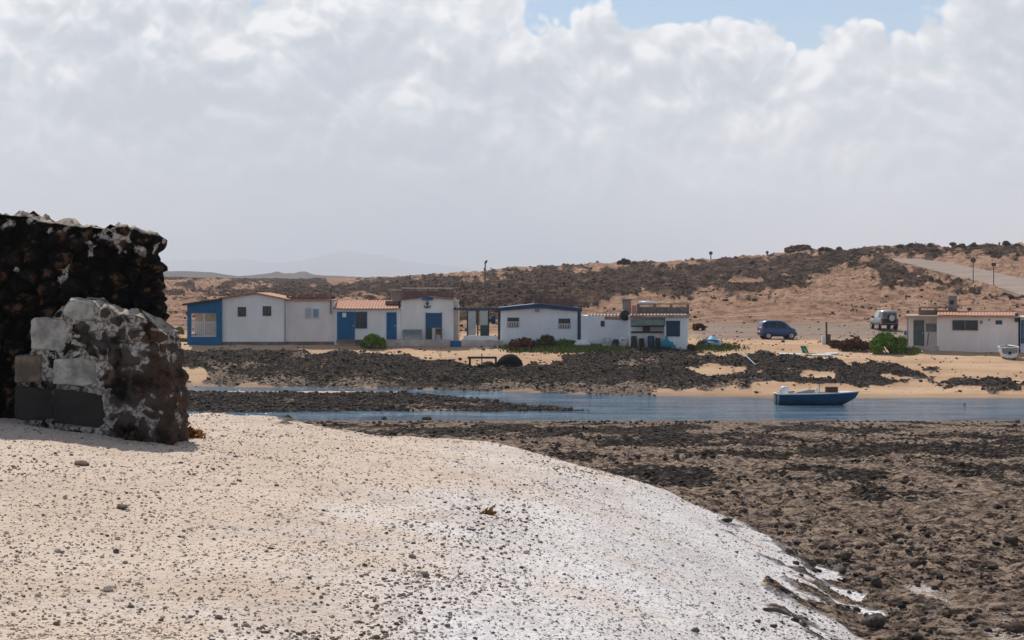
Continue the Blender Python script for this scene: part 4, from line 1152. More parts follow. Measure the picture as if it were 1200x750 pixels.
def bag(px, py, w, hh, mat, label, name='bulk_bag', cat='bag', seed=0):
    p = at(px, py); s_ = p.y / FPX; r = w * .5 * s_; rings = []
    for i, (q, f) in enumerate([(0, .82), (.15, 1), (.5, 1.03), (.8, .95), (.93, .8), (1, .5)]):
        ring = []
        for j in range(20):
            t = 2 * math.pi * j / 20; c, s2 = math.cos(t), math.sin(t)
            e = (abs(c) ** 4 + abs(s2) ** 4) ** -.25
            wv = 1 + .06 * math.sin(t * 5 + i * 1.3 + seed)
            ring.append((p.x + c * e * r * f * wv, p.y + s2 * e * r * .9 * f * wv, p.z - .03 + hh * s_ * q + (.05 * math.sin(3 * t + seed) if q > .9 else 0)))
        rings.append(ring)
    return tag(MB().loft(rings).build(name, mat, None, True), label, cat)
bag(711.3, 409, 12, 12.5, M['bag'], 'dirty white bulk bag beneath the tiny annexe window', seed=1)
bag(731, 409.5, 11, 14, M['bag'], 'dirty white bulk bag by the porch post, taller of the two', seed=2)
bag(721.5, 409, 8, 11, M['blackplastic'], 'black sack squeezed between two white bulk bags', 'sack', 'sack', 3)
for i, (px, w, hh, mt, lb, nm) in enumerate([(743, 7, 15, 'blackplastic', 'black barrel right behind the white porch post', 'barrel'), (752, 6, 12, 'darkwood', 'dark wooden tub in the junk filled porch', 'tub'), (763, 8, 13, 'navy', 'navy blue drum in the middle of the porch', 'drum'), (771, 6, 12, 'blackplastic', 'black bin near the turquoise jar', 'bin')]):
    k = 122.45; x = px_at(px, k); zb = gz(x, k); r = w * .5 * k / FPX
    m = MB().tube([(x, k, zb - .02), (x, k, zb + .05), (x, k, zb + hh * k / FPX * .5), (x, k, zb + hh * k / FPX * .95), (x, k, zb + hh * k / FPX)], [r * .85, r * .92, r, r * .95, r * .8], 16)
    tag(m.build(nm, M[mt], None, True), lb, nm)

# --- right hand house
h = House('seafront_house', 'long white flat house with recessed porch and wide dark window', 121, 1065, 1192, 415)
h.wall([(1103.2, 422), (1192.5, 422), (1192.5, 372), (1103.2, 372)], 0, 7, M['pinkwhite'])
h.wall([(1066, 422), (1103.2, 422), (1103.2, 372), (1066, 372)], 1.5, 7, M['white'], 'porch_wall')
h.box('roof', 1063.5, 1194.5, 369.8, 372, -.3, 7.2, M['paletile'])
h.tiles(1101, 1191, 366, 369.6, -.35, 1.8, M['tile'], 'tile_edge')
h.box('tile_ridge', 1101, 1191, 365.2, 367.2, 1.9, 2.3, M['redbrick'])
h.box('roof_drop', 1188.5, 1192.5, 367, 377, -.2, .3, M['darkframe'])
h.door(1073, 1085.5, 376, 407, M['greydoor'], 1.5); h.window(1087, 1100.5, 379, 390.3, M['whitemetal'], M['greyframe'], 0, 0, y=1.5, rows=4, label='shuttered window inside the porch')
h.box('low_wall', 1071.7, 1103.1, 405.8, 422, -.02, .15, M['plinth']); h.box('column', 1100.8, 1103.1, 372, 405.8, -.02, .18, M['white'])
h.box('column', 1066, 1068, 372, 416, -.02, .18, M['plinth'])
h.window(1118, 1147.5, 375, 387.3, M['greyframe'], M['glass'], 0, 1, label='wide two pane window')
h.box('vent', 1149.3, 1152.5, 375.5, 379.5, -.03, .02, M['greyframe']); h.box('vent', 1167, 1174.5, 375.3, 380, -.03, .02, M['bluegrey']); h.box('vent', 1159, 1161, 374, 375.5, -.03, .02, M['rust'])
h.box('plinth', 1103.2, 1192.5, 414.2, 421, -.03, .1, M['greymason'])
lattice(h, 1072.5, 1108.5, 360, 370, 2.0, M['redbrick'], M['greymason'], 2)
h.box('meter_box', 1063, 1066, 387, 408, -.2, .1, M['hullwhite']); h.box('meter_door', 1063.3, 1065.7, 388.5, 393, -.22, -.2, M['blue'])
t_ = empty('tank_tower', (h.X(1117.3), h.d + 2.4, h.Z(366)), 'square grey brown tank tower on the long seafront house', 'water tank')
MB().box(h.X(1113), h.X(1123.5), h.d + 2.4, h.d + 3.4, h.Z(370), h.Z(347)).build('tank_body', M['tank'], t_, False, .05)
MB().box(h.X(1112), h.X(1124.5), h.d + 2.3, h.d + 3.5, h.Z(346.9), h.Z(345.2)).build('tank_lid', M['cream'], t_)
MB().box(h.X(1115), h.X(1119.5), h.d + 2.36, h.d + 2.4, h.Z(357), h.Z(352)).build('hatch', M['darkframe'], t_)
br = empty('broom', (h.X(1089), h.d + 1.2, h.Z(405)), 'wooden broom leaning against the porch wall of the long house', 'broom')
MB().tube([(h.X(1089.4), h.d + .9, h.Z(406)), (h.X(1090.5), h.d + 1.4, h.Z(391))], .035, 6).build('stick', M['wood'], br); MB().box(h.X(1087.8), h.X(1091), h.d + .8, h.d + 1, h.Z(411), h.Z(405)).build('brush', M['cream'], br)

h = House('end_house', 'white house end with a blue barred window, beyond the long seafront house', 121.4, 1193, 1260, 415)
h.wall([(1193, 422), (1262, 422), (1262, 373), (1193, 373)], 0, 7, M['bluewhite']); h.box('roof', 1192.8, 1264, 371, 373, -.2, 7.1, M['cream'])
h.window(1193.8, 1206, 375, 402, M['blue'], M['bluepane'], 5, 1, rows=3, barmat=M['blue'])

pv_ = Vector((h.X(1130), h.d, 0)); Rz = Matrix.Rotation(-math.atan(530 / FPX), 4, 'Z')
for nm in ('seafront_house', 'tank_tower', 'broom', 'end_house'):
    o = bpy.data.objects[nm]; q = Vector(o.location); z0 = q.z; q = pv_ + Rz @ (q - pv_); o.location = (q.x, q.y, z0); o.rotation_euler.z = -math.atan(530 / FPX)

# ------------------------------------------------------------------ shrubs
def bush(px, py, wpx, hpx, mat, label, n, seed, name='shrub', leaf=.09, stems=True, up=0.2):
    p = at(px, py); k = p.y / FPX; W, H = wpx * k / 2, hpx * k; r = np.random.default_rng(seed)
    blobs = []
    for i in range(20):
        u = -.8 + 1.6 * (i + r.uniform(.1, .9)) / 20; tp = (1 - abs(u) ** 2.2) * .62 + .12
        blobs.append((u * W, r.uniform(-.45, .45) * W, H * tp * r.uniform(.35, 1.05), W * r.uniform(.2, .34), W * r.uniform(.25, .4), H * r.uniform(.24, .38)))
    root = empty(name, p, label, 'shrub')
    leafcloud('foliage', blobs, n, leaf, mat, root, seed, up)
    m = MB()
    for i in range(7):
        b = blobs[i * 2]; m.tube([(r.uniform(-.2, .2) * W, r.uniform(-.2, .2) * W, -.1), (b[0] * .5, b[1] * .5, b[2] * .6), (b[0], b[1], b[2] + b[5] * .6)], [.04, .03, .012], 5)
    m.build('stem', M['wood'], root, False, 0, True)
bush(438, 408, 30, 17, M['leafgreen'], 'round green shrub before the tiled house terrace', 4200, 1)
bush(1041, 414, 46, 26, M['leafgreen'], 'largest green shrub, beside the long seafront house', 11000, 2)
bush(1000, 411, 40, 15, M['leafred'], 'dry red brown shrub spreading next to the largest green shrub', 3200, 3)
bush(981, 408, 22, 9, M['leafred'], 'smaller dry brown shrub by the thin post', 1100, 4)
bush(612, 410, 34, 15, M['leafred'], 'brown dry shrub under the left barred window of the blue fascia house', 2600, 5)
bush(640, 409, 30, 16, M['leafolive'], 'olive brown shrub in the middle front of the blue fascia house', 2400, 6)
bush(604, 403, 30, 14, M['leafgreen'], 'thin dark green shrub behind the brown one by the pergola', 900, 7)
bush(665, 405, 26, 9, M['leafgreen'], 'green weedy shrub below the right barred window', 1100, 8)
bush(819, 387, 16, 9, M['leafred'], 'lone brown shrub by the dirt road behind the porch house', 1100, 9)
bush(811, 412, 12, 8, M['leafolive'], 'dark low shrub at the corner of the porch house', 700, 10)
bush(829, 408, 24, 12, M['leafgrass'], 'grassy shrub growing round the tarped dinghy', 1200, 11)
bush(851, 410, 14, 5, M['leafgrass'], 'low grassy tuft right of the tarped dinghy', 500, 12)
bush(210, 392, 12, 9, M['leafgreen'], 'green shrub left of the blue porch', 700, 13)
bush(960, 424, 8, 4, M['leafolive'], 'small olive tuft on the lava ledge', 200, 14)
p = at(731, 311.5); kk = p.y / FPX
bush(731, 312, 17, 8, M['leafdark'], 'rounded dark bush on the bare hill skyline', 900, 15, leaf=.3)
for i, (a, b, w_, hh) in enumerate([(1100, 296, 10, 5), (963, 296, 9, 5)]): bush(a, b, w_, hh, M['leafdark'], ['dark scrubby bush on the skyline above the gravel road', 'dark scrubby bush on the crest left of the gravel road'][i], 500, 30 + i, leaf=.25)
# grass patches (ground cover)
r = np.random.default_rng(5); G = []
for (a0, a1, b0, b1, n) in [(635, 705, 404, 412, 5200), (700, 740, 408, 412.5, 900), (815, 860, 406, 412, 1500), (206, 222, 392, 398, 300), (1062, 1076, 412, 417, 500), (588, 640, 406, 411, 900)]:
    px = (a0 + a1) / 2 + np.clip(r.normal(0, .27, n), -.9, .9) * (a1 - a0); py = (b0 + b1) / 2 + np.clip(r.normal(0, .3, n), -.8, .8) * (b1 - b0)
    d = np.interp(py, [400, 404.8, 413, 420], [132, 125, 121, 118]); G.append(np.stack([(px - CX) / FPX * d, d], 1))
G = np.concatenate(G); P, _, _ = pts_from(G[:, 0], G[:, 1])
tip = P + np.stack([r.normal(0, .06, len(P)), r.normal(0, .06, len(P)), r.uniform(.12, .38, len(P))], 1); s_ = np.array([.045, 0, 0])
tag(arr_mesh('grass', np.stack([P - s_, P + s_, tip], 1).reshape(-1, 3), np.arange(len(P) * 3).reshape(-1, 3), M['leafgrass']), 'green grass growing before the houses', 'grass', kind='stuff')

# ------------------------------------------------------------------ boats
def hull_rings(L, B, H, bow=.28, rake=.5, flare=1.0, sheer=.12, n=15, under=.2):
    """stern at x=0, bow at x=L; ring: gunwale left -> keel -> gunwale right"""
    rings = []
    for i in range(n):
        t = i / (n - 1); w = B * .5 * (1 - max(0, (t - (1 - bow * 2)) / (bow * 2)) ** 2.1) * (.9 + .1 * min(1, t * 3)); w = max(w, .015)
        zt = H + sheer * t ** 2.2; zk = -under + (under + H * .55) * max(0, (t - .72) / .28) ** 1.8
        ring = []
        for s_ in (-1, 1):
            side = [(s_ * w, zt), (s_ * w * .93, zt * .6 + zk * .4), (s_ * w * .78, zk + (zt - zk) * .22), (s_ * w * .35, zk + .03)]
            ring += side if s_ < 0 else side[::-1]
        x = t * L
        rings.append([(x + rake * max(0, (z - zk)) * t ** 3, y, z) for y, z in ring])
    return rings

def rot_pts(pts, o, a): c, s_ = math.cos(a), math.sin(a); return [(o[0] + p[0] * c - p[1] * s_, o[1] + p[0] * s_ + p[1] * c, o[2] + p[2]) for p in pts]

def boat_shell(name, rings, mat, parent, o, a, inner=None, th=.05):
    m = MB(); R = [rot_pts(r, o, a) for r in rings]; n = len(R[0])
    m.loft(R, closed=False, cap=False)
    m.f.append(tuple(range(n - 1, -1, -1)))
    b = m.build(name, mat, parent, True)
    for e in b.data.polygons: e.use_smooth = len(e.vertices) == 4
    return b

d = 92.3; bx0 = px_at(910, d)
B = empty('motor_boat', (bx0 + 2.1, d, 0), 'blue open motor boat with pale outboard moored in the inlet', 'boat', rz=0)
o3 = (bx0, d, 0.0); ang = math.radians(3)
rings = hull_rings(4.3, 1.6, .58, .3, .62, sheer=.10, under=.12)
boat_shell('hull', rings, M['hullblue'], B, o3, ang)
inn = [[(x, y * .93, max(z, .14 if abs(y) < 9 else z)) for x, y, z in r] for r in rings[:-1]]
inn = [[(x, y, z - (.01 if j in (0, 7) else 0)) for j, (x, y, z) in enumerate(r)] for r in inn]
boat_shell('inner_shell', inn, M['hullwhite'], B, o3, ang)
gl = MB()
for j in (0, 7): gl.tube(rot_pts([(r[j][0], r[j][1], r[j][2] + .01) for r in rings], o3, ang), .032, 6)
gl.tube(rot_pts([(0, rings[0][0][1], rings[0][0][2] + .01), (0, rings[0][7][1], rings[0][7][2] + .01)], o3, ang), .035, 6)
gl.build('gunwale', M['hullwhite'], B, True)
bt = [[(x, y * 1.004, z) for x, y, z in r] for r in rings]
m = MB(); R = [[(x, y * 1.01 + (0), min(z, .07)) for x, y, z in r] for r in rings[:-2]]
m.loft([rot_pts(r[1:7], o3, ang) for r in R], closed=False, cap=False); m.build('waterline_band', M['hulldark'], B, True)
for xx in (1.2, 2.3): MB().box(o3[0] + xx, o3[0] + xx + .25, d - .66 + xx * .05, d + .66 + xx * .05, .36, .40).build('thwart', M['wood'], B)
m = MB().loft([rot_pts(r, o3, ang) for r in [[(3.0, y, z) for y, z in ((-.6, .64), (0, .69), (.6, .64))], [(3.6, y, z) for y, z in ((-.42, .66), (0, .70), (.42, .66))], [(4.2, y, z) for y, z in ((-.1, .685), (0, .70), (.1, .685))]]], closed=False, cap=False)
m.build('foredeck', M['hullwhite'], B, True)
mo = MB(); cxm = bx0 + .42
mo.loft([[(cxm + sx * .23 * math.cos(t) + dx, d + .18 * math.sin(t) * sx, .55 + (zz - .55) * .82) for t in [2 * math.pi * i / 16 for i in range(16)]] for sx, zz, dx in ((.7, .55, .02), (.95, .62, 0), (1.05, .78, -.01), (1.02, .92, .0), (.85, 1.03, .02), (.5, 1.09, .03), (.1, 1.10, .03))])
om = mo.build('outboard_motor', M['motor'], B, True)
MB().box(cxm - .45, cxm - .33, d - .09, d + .09, -.3, .58).build('motor_leg', M['darkframe'], om)
MB().tube([(cxm + .1, d, .66), (cxm + .55, d - .05, .70)], .03, 6).build('tiller', M['darkframe'], om)
m = MB().prism([(px_at(932, d), .60), (px_at(953, d), .60), (px_at(957, d), .76), (px_at(950, d), .80), (px_at(934, d), .66)], d + .1, d + .5); tag(m.build('folded_canvas', M['greyframe'], None, False, .03), 'grey folded canvas lying in the motor boat', 'canvas')
bx = empty('crate', (px_at(974, d), d, .6), 'rusty brown crate standing on the bow of the motor boat', 'crate')
m = MB().box(px_at(967.5, d), px_at(981, d), d - .22, d + .2, .66, .96); m.build('crate_body', M['rust'], bx, False, .02)
m = MB()
for q in (.70, .82, .93): m.box(px_at(967.2, d), px_at(981.3, d), d - .25, d - .225, q - .025, q + .025)
m.build('slats', M['wood'], bx)
MB().tube([(px_at(960, d), d, .5), (px_at(960.3, d), d, 1.3)], .018, 6).build('rod', M['metalpole'], B)
MB().tube([(px_at(958, d), d, .55), (px_at(957, d), d, .9)], .06, 6).build('fender', M['hullwhite'], B, True)
tag(MB().tube([(px_at(1000, d), d + .1, .45), (px_at(999.3, d), d + .05, .1), (px_at(998.8, d), d - .1, -.1)], .012, 5).build('mooring_rope', M['wood'], None), 'thin mooring rope from the bow of the motor boat', 'rope')

# white dinghy standing end-on by the right-hand house
p = at(1182, 421)
B = empty('rowing_dinghy', p, 'small white dinghy end-on before the long seafront house', 'dinghy')
rings = hull_rings(2.4, 1.32, .62, .3, .2, sheer=.1, under=.12)
a = math.radians(80); o3 = (p.x, p.y - .3, p.z + .16)
boat_shell('hull', rings, M['hullwhite'], B, o3, a); boat_shell('inner_shell', [[(x, y * .9, max(z, .2)) for x, y, z in r] for r in rings[:-1]], M['greyframe'], B, o3, a)
gl = MB()
for j in (0, 7): gl.tube(rot_pts([(r[j][0], r[j][1], r[j][2] + .01) for r in rings], o3, a), .045, 6)
gl.tube(rot_pts([(0, rings[0][0][1], rings[0][0][2] + .01), (0, rings[0][7][1], rings[0][7][2] + .01)], o3, a), .045, 6)
gl.build('gunwale', M['hullwhite'], B, True)
c = rot_pts([(-.02, 0, .25)], o3, a)[0]; MB().tube([(c[0], c[1] + .02, c[2]), (c[0], c[1] - .04, c[2])], .11, 12).build('transom_pad', M['darkframe'], B)
MB().box(p.x - .5, p.x + .5, p.y + .4, p.y + .7, p.z + .55, p.z + .6).build('thwart', M['hullwhite'], B)

# upturned dinghy on the grass
p = at(682.5, 408); k = p.y / FPX
B = empty('upturned_dinghy', p, 'white upturned dinghy on the grass by the low annexe', 'dinghy')
R_ = []
for i in range(13):
    u = -.985 + 1.97 * i / 12; w_ = .46 * (1 - u * u) ** .5 + .01; hh = .36 * (1 - abs(u) ** 2.4) ** .7 + .02
    R_.append([(p.x + u * .64, p.y + w_ * math.cos(t), p.z + .24 + hh * math.sin(t) ** .8 if 0 < t < math.pi - .01 else p.z + .22) for t in [math.pi * q / 10 for q in range(11)]])
MB().loft(R_).build('hull', M['hullwhite'], B, True)
MB().box(p.x - .6, p.x + .6, p.y - .02, p.y + .02, p.z + .55, p.z + .63).build('keel', M['hullwhite'], B)
for sx in (-.3, .3): MB().box(p.x + sx - .1, p.x + sx + .1, p.y - .2, p.y + .2, p.z - .05, p.z + .33).build('trestle', M['greyframe'], B)

# tarped dinghy
p = at(833, 408); k = p.y / FPX
B = empty('tarped_dinghy', p, 'pale dinghy under a light blue tarp beside the porch house', 'dinghy')
o3 = (p.x + .72, p.y - .2, p.z + .1); a = math.radians(165)
rings = hull_rings(1.5, .95, .38, .35, .3, sheer=.06, under=.08)
boat_shell('hull', rings, M['hullwhite'], B, o3, a)
T = []
for i in range(9):
    t = i / 8; w_ = .56 * (1 - max(0, (t - .4) / .6) ** 2 * .8); pk = .40 + .42 * math.exp(-((t - .45) / .22) ** 2)
    T.append(rot_pts([(t * 1.55 - .05, -w_, .30), (t * 1.55 - .05, -w_ * .75, .42), (t * 1.55 - .05, -.08, pk), (t * 1.55 - .05, .08, pk), (t * 1.55 - .05, w_ * .75, .42), (t * 1.55 - .05, w_, .30)], o3, a))
MB().loft(T, closed=False, cap=False).build('tarp', M['tarp'], B, True)
m = MB().tube([(p.x - .75, p.y - .35, p.z + .45), (p.x - .2, p.y - .62, p.z + .6), (p.x + .7, p.y - .5, p.z + .5)], .06, 6); m.build('folded_edge', M['blue'], B, True)

# ------------------------------------------------------------------ cars
def wheel(root, x, y, r, w_, side):
    t = MB().loft([[(x + rr * math.cos(q), y + side * yy, r + rr * math.sin(q)) for q in [2 * math.pi * i / 24 for i in range(24)]] for rr, yy in ((r * .62, -w_ / 2), (r * .95, -w_ / 2), (r, -w_ * .3), (r, w_ * .3), (r * .95, w_ / 2), (r * .62, w_ / 2))], cap=True).build('wheel', M['tyre'], root, True, 0, True)
    m = MB().loft([[(x + rr * math.cos(q), y + side * yy, r + rr * math.sin(q)) for q in [2 * math.pi * i / 20 for i in range(20)]] for rr, yy in ((r * .62, w_ * .46), (r * .58, w_ * .53), (r * .2, w_ * .5))])
    m.build('rim', M['alloy'], t, False, 0, True)

def car(root, st, paint, roofmat=None):
    """st: stations (x, zbottom, zbelt, ztop, half-width belt, half-width top); front at +x. returns rings"""
    rings = []
    for x, zb, zl, zt, wb, wt in st:
        half = [(wb * .90, zb), (wb * .99, zb + (zl - zb) * .25), (wb, zb + (zl - zb) * .65), (wb * .97, zl), (wt + (wb * .97 - wt) * .12, zl + (zt - zl) * .86), (wt * .86, zt)]
        rings.append([(x, -y, z) for y, z in half] + [(x, y, z) for y, z in half[::-1]])
    MB().loft(rings).build('body', paint, root, True, 0, True).data.polygons.foreach_set
    return rings

def glass_patch(root, rings, i0, i1, j, name, mat, off=.012, ins=.08, side=-1):
    """window between stations i0..i1 over the belt-to-roof strip"""
    def S(i, k): return Vector(rings[i][k])
    k0, k1 = (3, 4) if side < 0 else (8, 7)
    m = MB(); bot = [S(i, k0) for i in range(i0, i1 + 1)]; top = [S(i, k1) for i in range(i0, i1 + 1)]
    q = []
    for b, t in zip(bot, top): q.append((b.lerp(t, .12), b.lerp(t, .95)))
    q[0] = tuple(a.lerp(b, ins) for a, b in zip(q[0], q[1])); q[-1] = tuple(a.lerp(b, ins) for a, b in zip(q[-1], q[-2]))
    o_ = Vector((0, off * side, off * .3))
    for a, b in zip(q, q[1:]): m.quad(a[0] + o_, b[0] + o_, b[1] + o_, a[1] + o_)
    return m.build(name, mat, root, False, 0, True)

# dark blue compact people carrier
p = at(911, 397.5)
C = empty('hatchback', p, 'dark blue compact car parked on the dirt road', 'car', rz=math.radians(6))
st = [(x * .76, a * .96, b * .95, c * .94, e, f) for x, a, b, c, e, f in [(-1.88, .42, .86, .95, .70, .60), (-1.82, .34, .90, 1.30, .80, .62), (-1.70, .30, .92, 1.50, .83, .62), (-1.2, .26, .92, 1.60, .84, .63), (-.3, .25, .91, 1.61, .84, .63), (.35, .25, .90, 1.56, .84, .62), (.62, .25, .90, 1.42, .84, .62), (1.12, .25, .90, 1.08, .83, .68),
      (1.30, .25, .90, .99, .82, .70), (1.62, .26, .82, .90, .79, .66), (1.84, .30, .72, .80, .70, .58), (1.93, .36, .58, .64, .60, .5)]]
rg = car(C, st, M['carblue'])
for sd in (-1, 1):
    glass_patch(C, rg, 2, 3, 0, 'side_window', M['carglass'], side=sd); glass_patch(C, rg, 3, 4, 0, 'side_window', M['carglass'], side=sd); glass_patch(C, rg, 4, 6, 0, 'side_window', M['carglass'], side=sd)
    for xx in (-.93, .93): wheel(C, xx, sd * .76, .30, .19, sd)
    MB().box(.56, .70, sd * .86 - .07 * (sd < 0), sd * .86 + .07 * (sd > 0), .92, 1.05).build('wing_mirror', M['carblue'], C, False, .02, True)
    MB().box(-1.45, -1.31, sd * .70 - .08, sd * .70 + .08, .72, 1.0).build('tail_light', M['redlens'], C, False, .02, True)
    MB().prism([(1.22, .58), (1.425, .54), (1.41, .70), (1.23, .75)], sd * .66 - .1, sd * .66 + .1).build('headlight', M['clearlens'], C, False, .02, True)
    MB().box(-.25, -.05, sd * .855 - .02, sd * .855 + .02, .80, .83).build('door_handle', M['plastictrim'], C, False, 0, True)
    MB().box(-.75, .75, sd * .84 - .03, sd * .84 + .03, .24, .32).build('sill_trim', M['plastictrim'], C, False, 0, True)
MB().quad((-1.432, -.52, .93), (-1.432, .52, .93), (-1.325, .50, 1.36), (-1.325, -.50, 1.36)).build('rear_window', M['paleglass'], C, False, 0, True)
MB().quad((.875, -.60, 1.035), (.875, .60, 1.035), (.475, .54, 1.36), (.475, -.54, 1.36)).build('windscreen', M['carglass'], C, False, 0, True)
MB().box(-1.48, -1.36, -.66, .66, .34, .56).build('rear_bumper', M['plastictrim'], C, False, .04, True); MB().box(1.39, 1.49, -.56, .56, .30, .50).build('front_bumper', M['carblue'], C, False, .04, True)
MB().box(-1.49, -1.478, -.26, .26, .60, .71).build('number_plate', M['whitemetal'], C, False, 0, True)

# silver off-roader seen from behind
p = at(1036, 386.5)
C = empty('off_roader', p, 'silver off-roader with a rear spare wheel parked near the green shrub', 'car', rz=math.radians(93))
st = [(-1.95, .60, 1.02, 1.10, .80, .70), (-1.93, .50, 1.04, 1.62, .86, .68), (-1.80, .46, 1.05, 1.76, .88, .68), (-1.0, .44, 1.05, 1.80, .88, .69), (0, .44, 1.05, 1.79, .88, .69), (.3, .44, 1.05, 1.72, .88, .68), (.85, .44, 1.04, 1.16, .87, .72),
      (1.0, .44, 1.02, 1.08, .86, .74), (1.75, .46, .96, 1.01, .83, .72), (1.95, .52, .86, .92, .78, .68)]
C.scale = (.94, .93, .97)
rg = car(C, st, M['carsilver'])
for sd in (-1, 1):
    glass_patch(C, rg, 2, 3, 0, 'side_window', M['carglass'], side=sd); glass_patch(C, rg, 3, 5, 0, 'side_window', M['carglass'] if sd < 0 else M['paleglass'], side=sd)
    for xx in (-1.2, 1.25): wheel(C, xx, sd * .80, .37, .24, sd)
    MB().box(.6, .75, sd * .92 - .1, sd * .92 + .1, 1.08, 1.25).build('wing_mirror', M['plastictrim'], C, False, .02, True)
    MB().box(-1.98, -1.88, sd * .74 - .09, sd * .74 + .09, .72, 1.02).build('tail_light', M['redlens'], C, False, .02, True)
    MB().box(-1.6, 1.7, sd * .89 - .03, sd * .89 + .03, .46, .62).build('cladding', M['plastictrim'], C, False, .02, True)
    MB().box(1.9, 2.0, sd * .58 - .14, sd * .58 + .14, .7, .86).build('headlight', M['clearlens'], C, False, .02, True)
MB().box(-1.975, -1.94, -.66, .66, 1.09, 1.60).build('rear_window', M['carglass'], C, False, .02, True)
MB().box(-1.955, -1.93, -.76, .76, .62, 1.06).build('tailgate', M['plastictrim'], C, False, .02, True)
MB().quad((.87, -.62, 1.17), (.87, .62, 1.17), (.36, .56, 1.66), (.36, -.56, 1.66)).build('windscreen', M['carglass'], C, False, 0, True)
MB().box(-2.06, -1.9, -.82, .82, .44, .60).build('rear_bumper', M['plastictrim'], C, False, .03, True)
sp = MB().loft([[(-1.98 - xx, -.14 + rr * math.cos(q), 1.10 + rr * math.sin(q)) for q in [2 * math.pi * i / 26 for i in range(26)]] for rr, xx in ((.30, 0), (.355, .03), (.365, .12), (.34, .2), (.28, .235))]).build('spare_wheel', M['tyre'], C, True, 0, True)
MB().loft([[(-2.216 - xx, -.14 + rr * math.cos(q), 1.10 + rr * math.sin(q)) for q in [2 * math.pi * i / 26 for i in range(26)]] for rr, xx in ((.275, 0), (.25, .02), (.1, .03))]).build('wheel_cover', M['alloy'], sp, False, 0, True)
for sd in (-1, 1): MB().tube([(-1.6, sd * .6, 1.84), (.1, sd * .6, 1.83)], .025, 6).build('roof_rail', M['plastictrim'], C, False, 0, True)

# ------------------------------------------------------------------ small things on the shore
p = at(564, 431); q0 = at(549, 431); q1 = at(580, 432); k = p.y / FPX
zt = p.z + 12 * k
T = empty('plank_table', (p.x, p.y, p.z), 'dark weathered plank table standing on the lava shore', 'table')
MB().box(px_at(548, p.y), px_at(582, p.y), p.y - .35, p.y + .35, zt - .13, zt).build('table_top', M['darkwood'], T, False, .01)
for px in (549.5, 580):
    for yy in (-.28, .2): MB().box(px_at(px, p.y), px_at(px, p.y) + .13, p.y + yy, p.y + yy + .1, p.z - .35, zt - .13).build('leg', M['darkwood'], T)
MB().tube([(px_at(564.7, p.y), p.y, p.z - .3), (px_at(564.6, p.y), p.y, zt + .2)], .035, 6).build('stake', M['darkwood'], T)
V = ICO3[0].copy(); pp = at(597, 430); rr = 16.5 * pp.y / FPX
V = V * np.array([rr, .75, 14.5 * pp.y / FPX]); V[:, 2] = np.where(V[:, 2] < 0, V[:, 2] * .35, V[:, 2])
V[:, 0] *= 1 - .15 * V[:, 2]
V += (fbm(V[:, 0] * 4, V[:, 2] * 4 + V[:, 1] * 3, 3, 6)[:, None] - .5) * .14
o = arr_mesh('net_heap', V, ICO3[1], M['net'], smooth=True); o.location = (pp.x, pp.y, pp.z); tag(o, 'black rounded heap of netting beside the plank table', 'net heap')

p = at(968.5, 404); k = p.y / FPX
T = empty('post', p, 'thin grey post with a rubbish pile at its base, by the dirt road', 'post')
MB().box(p.x - .06, p.x + .06, p.y - .06, p.y + .06, p.z - .1, p.z + 26 * k).build('pole', M['metalpole'], T)
MB().box(p.x - .35, p.x - .07, p.y - .2, p.y + .1, p.z - .05, p.z + 10 * k).build('white_box', M['hullwhite'], T, False, .02)
MB().box(p.x + .02, p.x + .26, p.y - .3, p.y - .07, p.z - .05, p.z + 12 * k).build('meter_housing', M['wood'], T, False, .02)

p = at(946, 416); k = p.y / FPX
T = empty('deck_chair', p, 'green folding deck chair on the sand near the lava ledge', 'deck chair')
MB().loft([[(p.x - 7 * k, p.y + .35, p.z + 11 * k), (p.x - 3.2 * k, p.y - .25, p.z + 11.3 * k), (p.x - 3.2 * k + .05, p.y - .25, p.z + 11.3 * k), (p.x - 7 * k + .05, p.y + .35, p.z + 11 * k)],
           [(p.x - 4.4 * k, p.y + .35, p.z + 2.6 * k), (p.x + .4 * k, p.y - .25, p.z + 2.6 * k), (p.x + .4 * k + .05, p.y - .25, p.z + 2.6 * k), (p.x - 4.4 * k + .05, p.y + .35, p.z + 2.6 * k)]]).build('backrest', M['greenfab'], T)
MB().box(p.x, p.x + 10 * k, p.y - .3, p.y + .3, p.z + 2.2 * k, p.z + 2.8 * k).build('seat', M['greenfab'], T)
for sy in (-.3, .28): MB().box(p.x - 2 * k, p.x + 9 * k, p.y + sy, p.y + sy + .03, p.z - .03, p.z + .06).build('leg', M['whitemetal'], T); MB().tube([(p.x + 1 * k, p.y + sy, p.z + .02), (p.x - 5 * k, p.y + sy, p.z + 8 * k)], .02, 5).build('strut', M['whitemetal'], T)
for i, (a, b, w_, lb) in enumerate([(926, 417, 26, 'long white board lying left of the green deck chair'), (963, 417.5, 22, 'white board lying right of the green deck chair'), (975, 415.5, 14, 'short pale board near the post pile')]):
    p = at(a, b); k = p.y / FPX; o = MB().box(-w_ * k / 2, w_ * k / 2, -.35, .35, 0, .09).build('board', M['hullwhite'], None, False, .015); o.location = p + Vector((0, 0, .02)); o.rotation_euler = (.05, .03 * (1 - i), .1 * (i - 1)); tag(o, lb, 'board')
pts = [at(a, b) + Vector((0, 0, .18)) for a, b in ((871, 422), (875, 425), (880, 429), (885, 431.5), (889, 433.5))]
tag(MB().tube(pts, .04, 6).build('hose', M['rope'], None, True), 'pale hose lying across the lava ledge', 'hose')

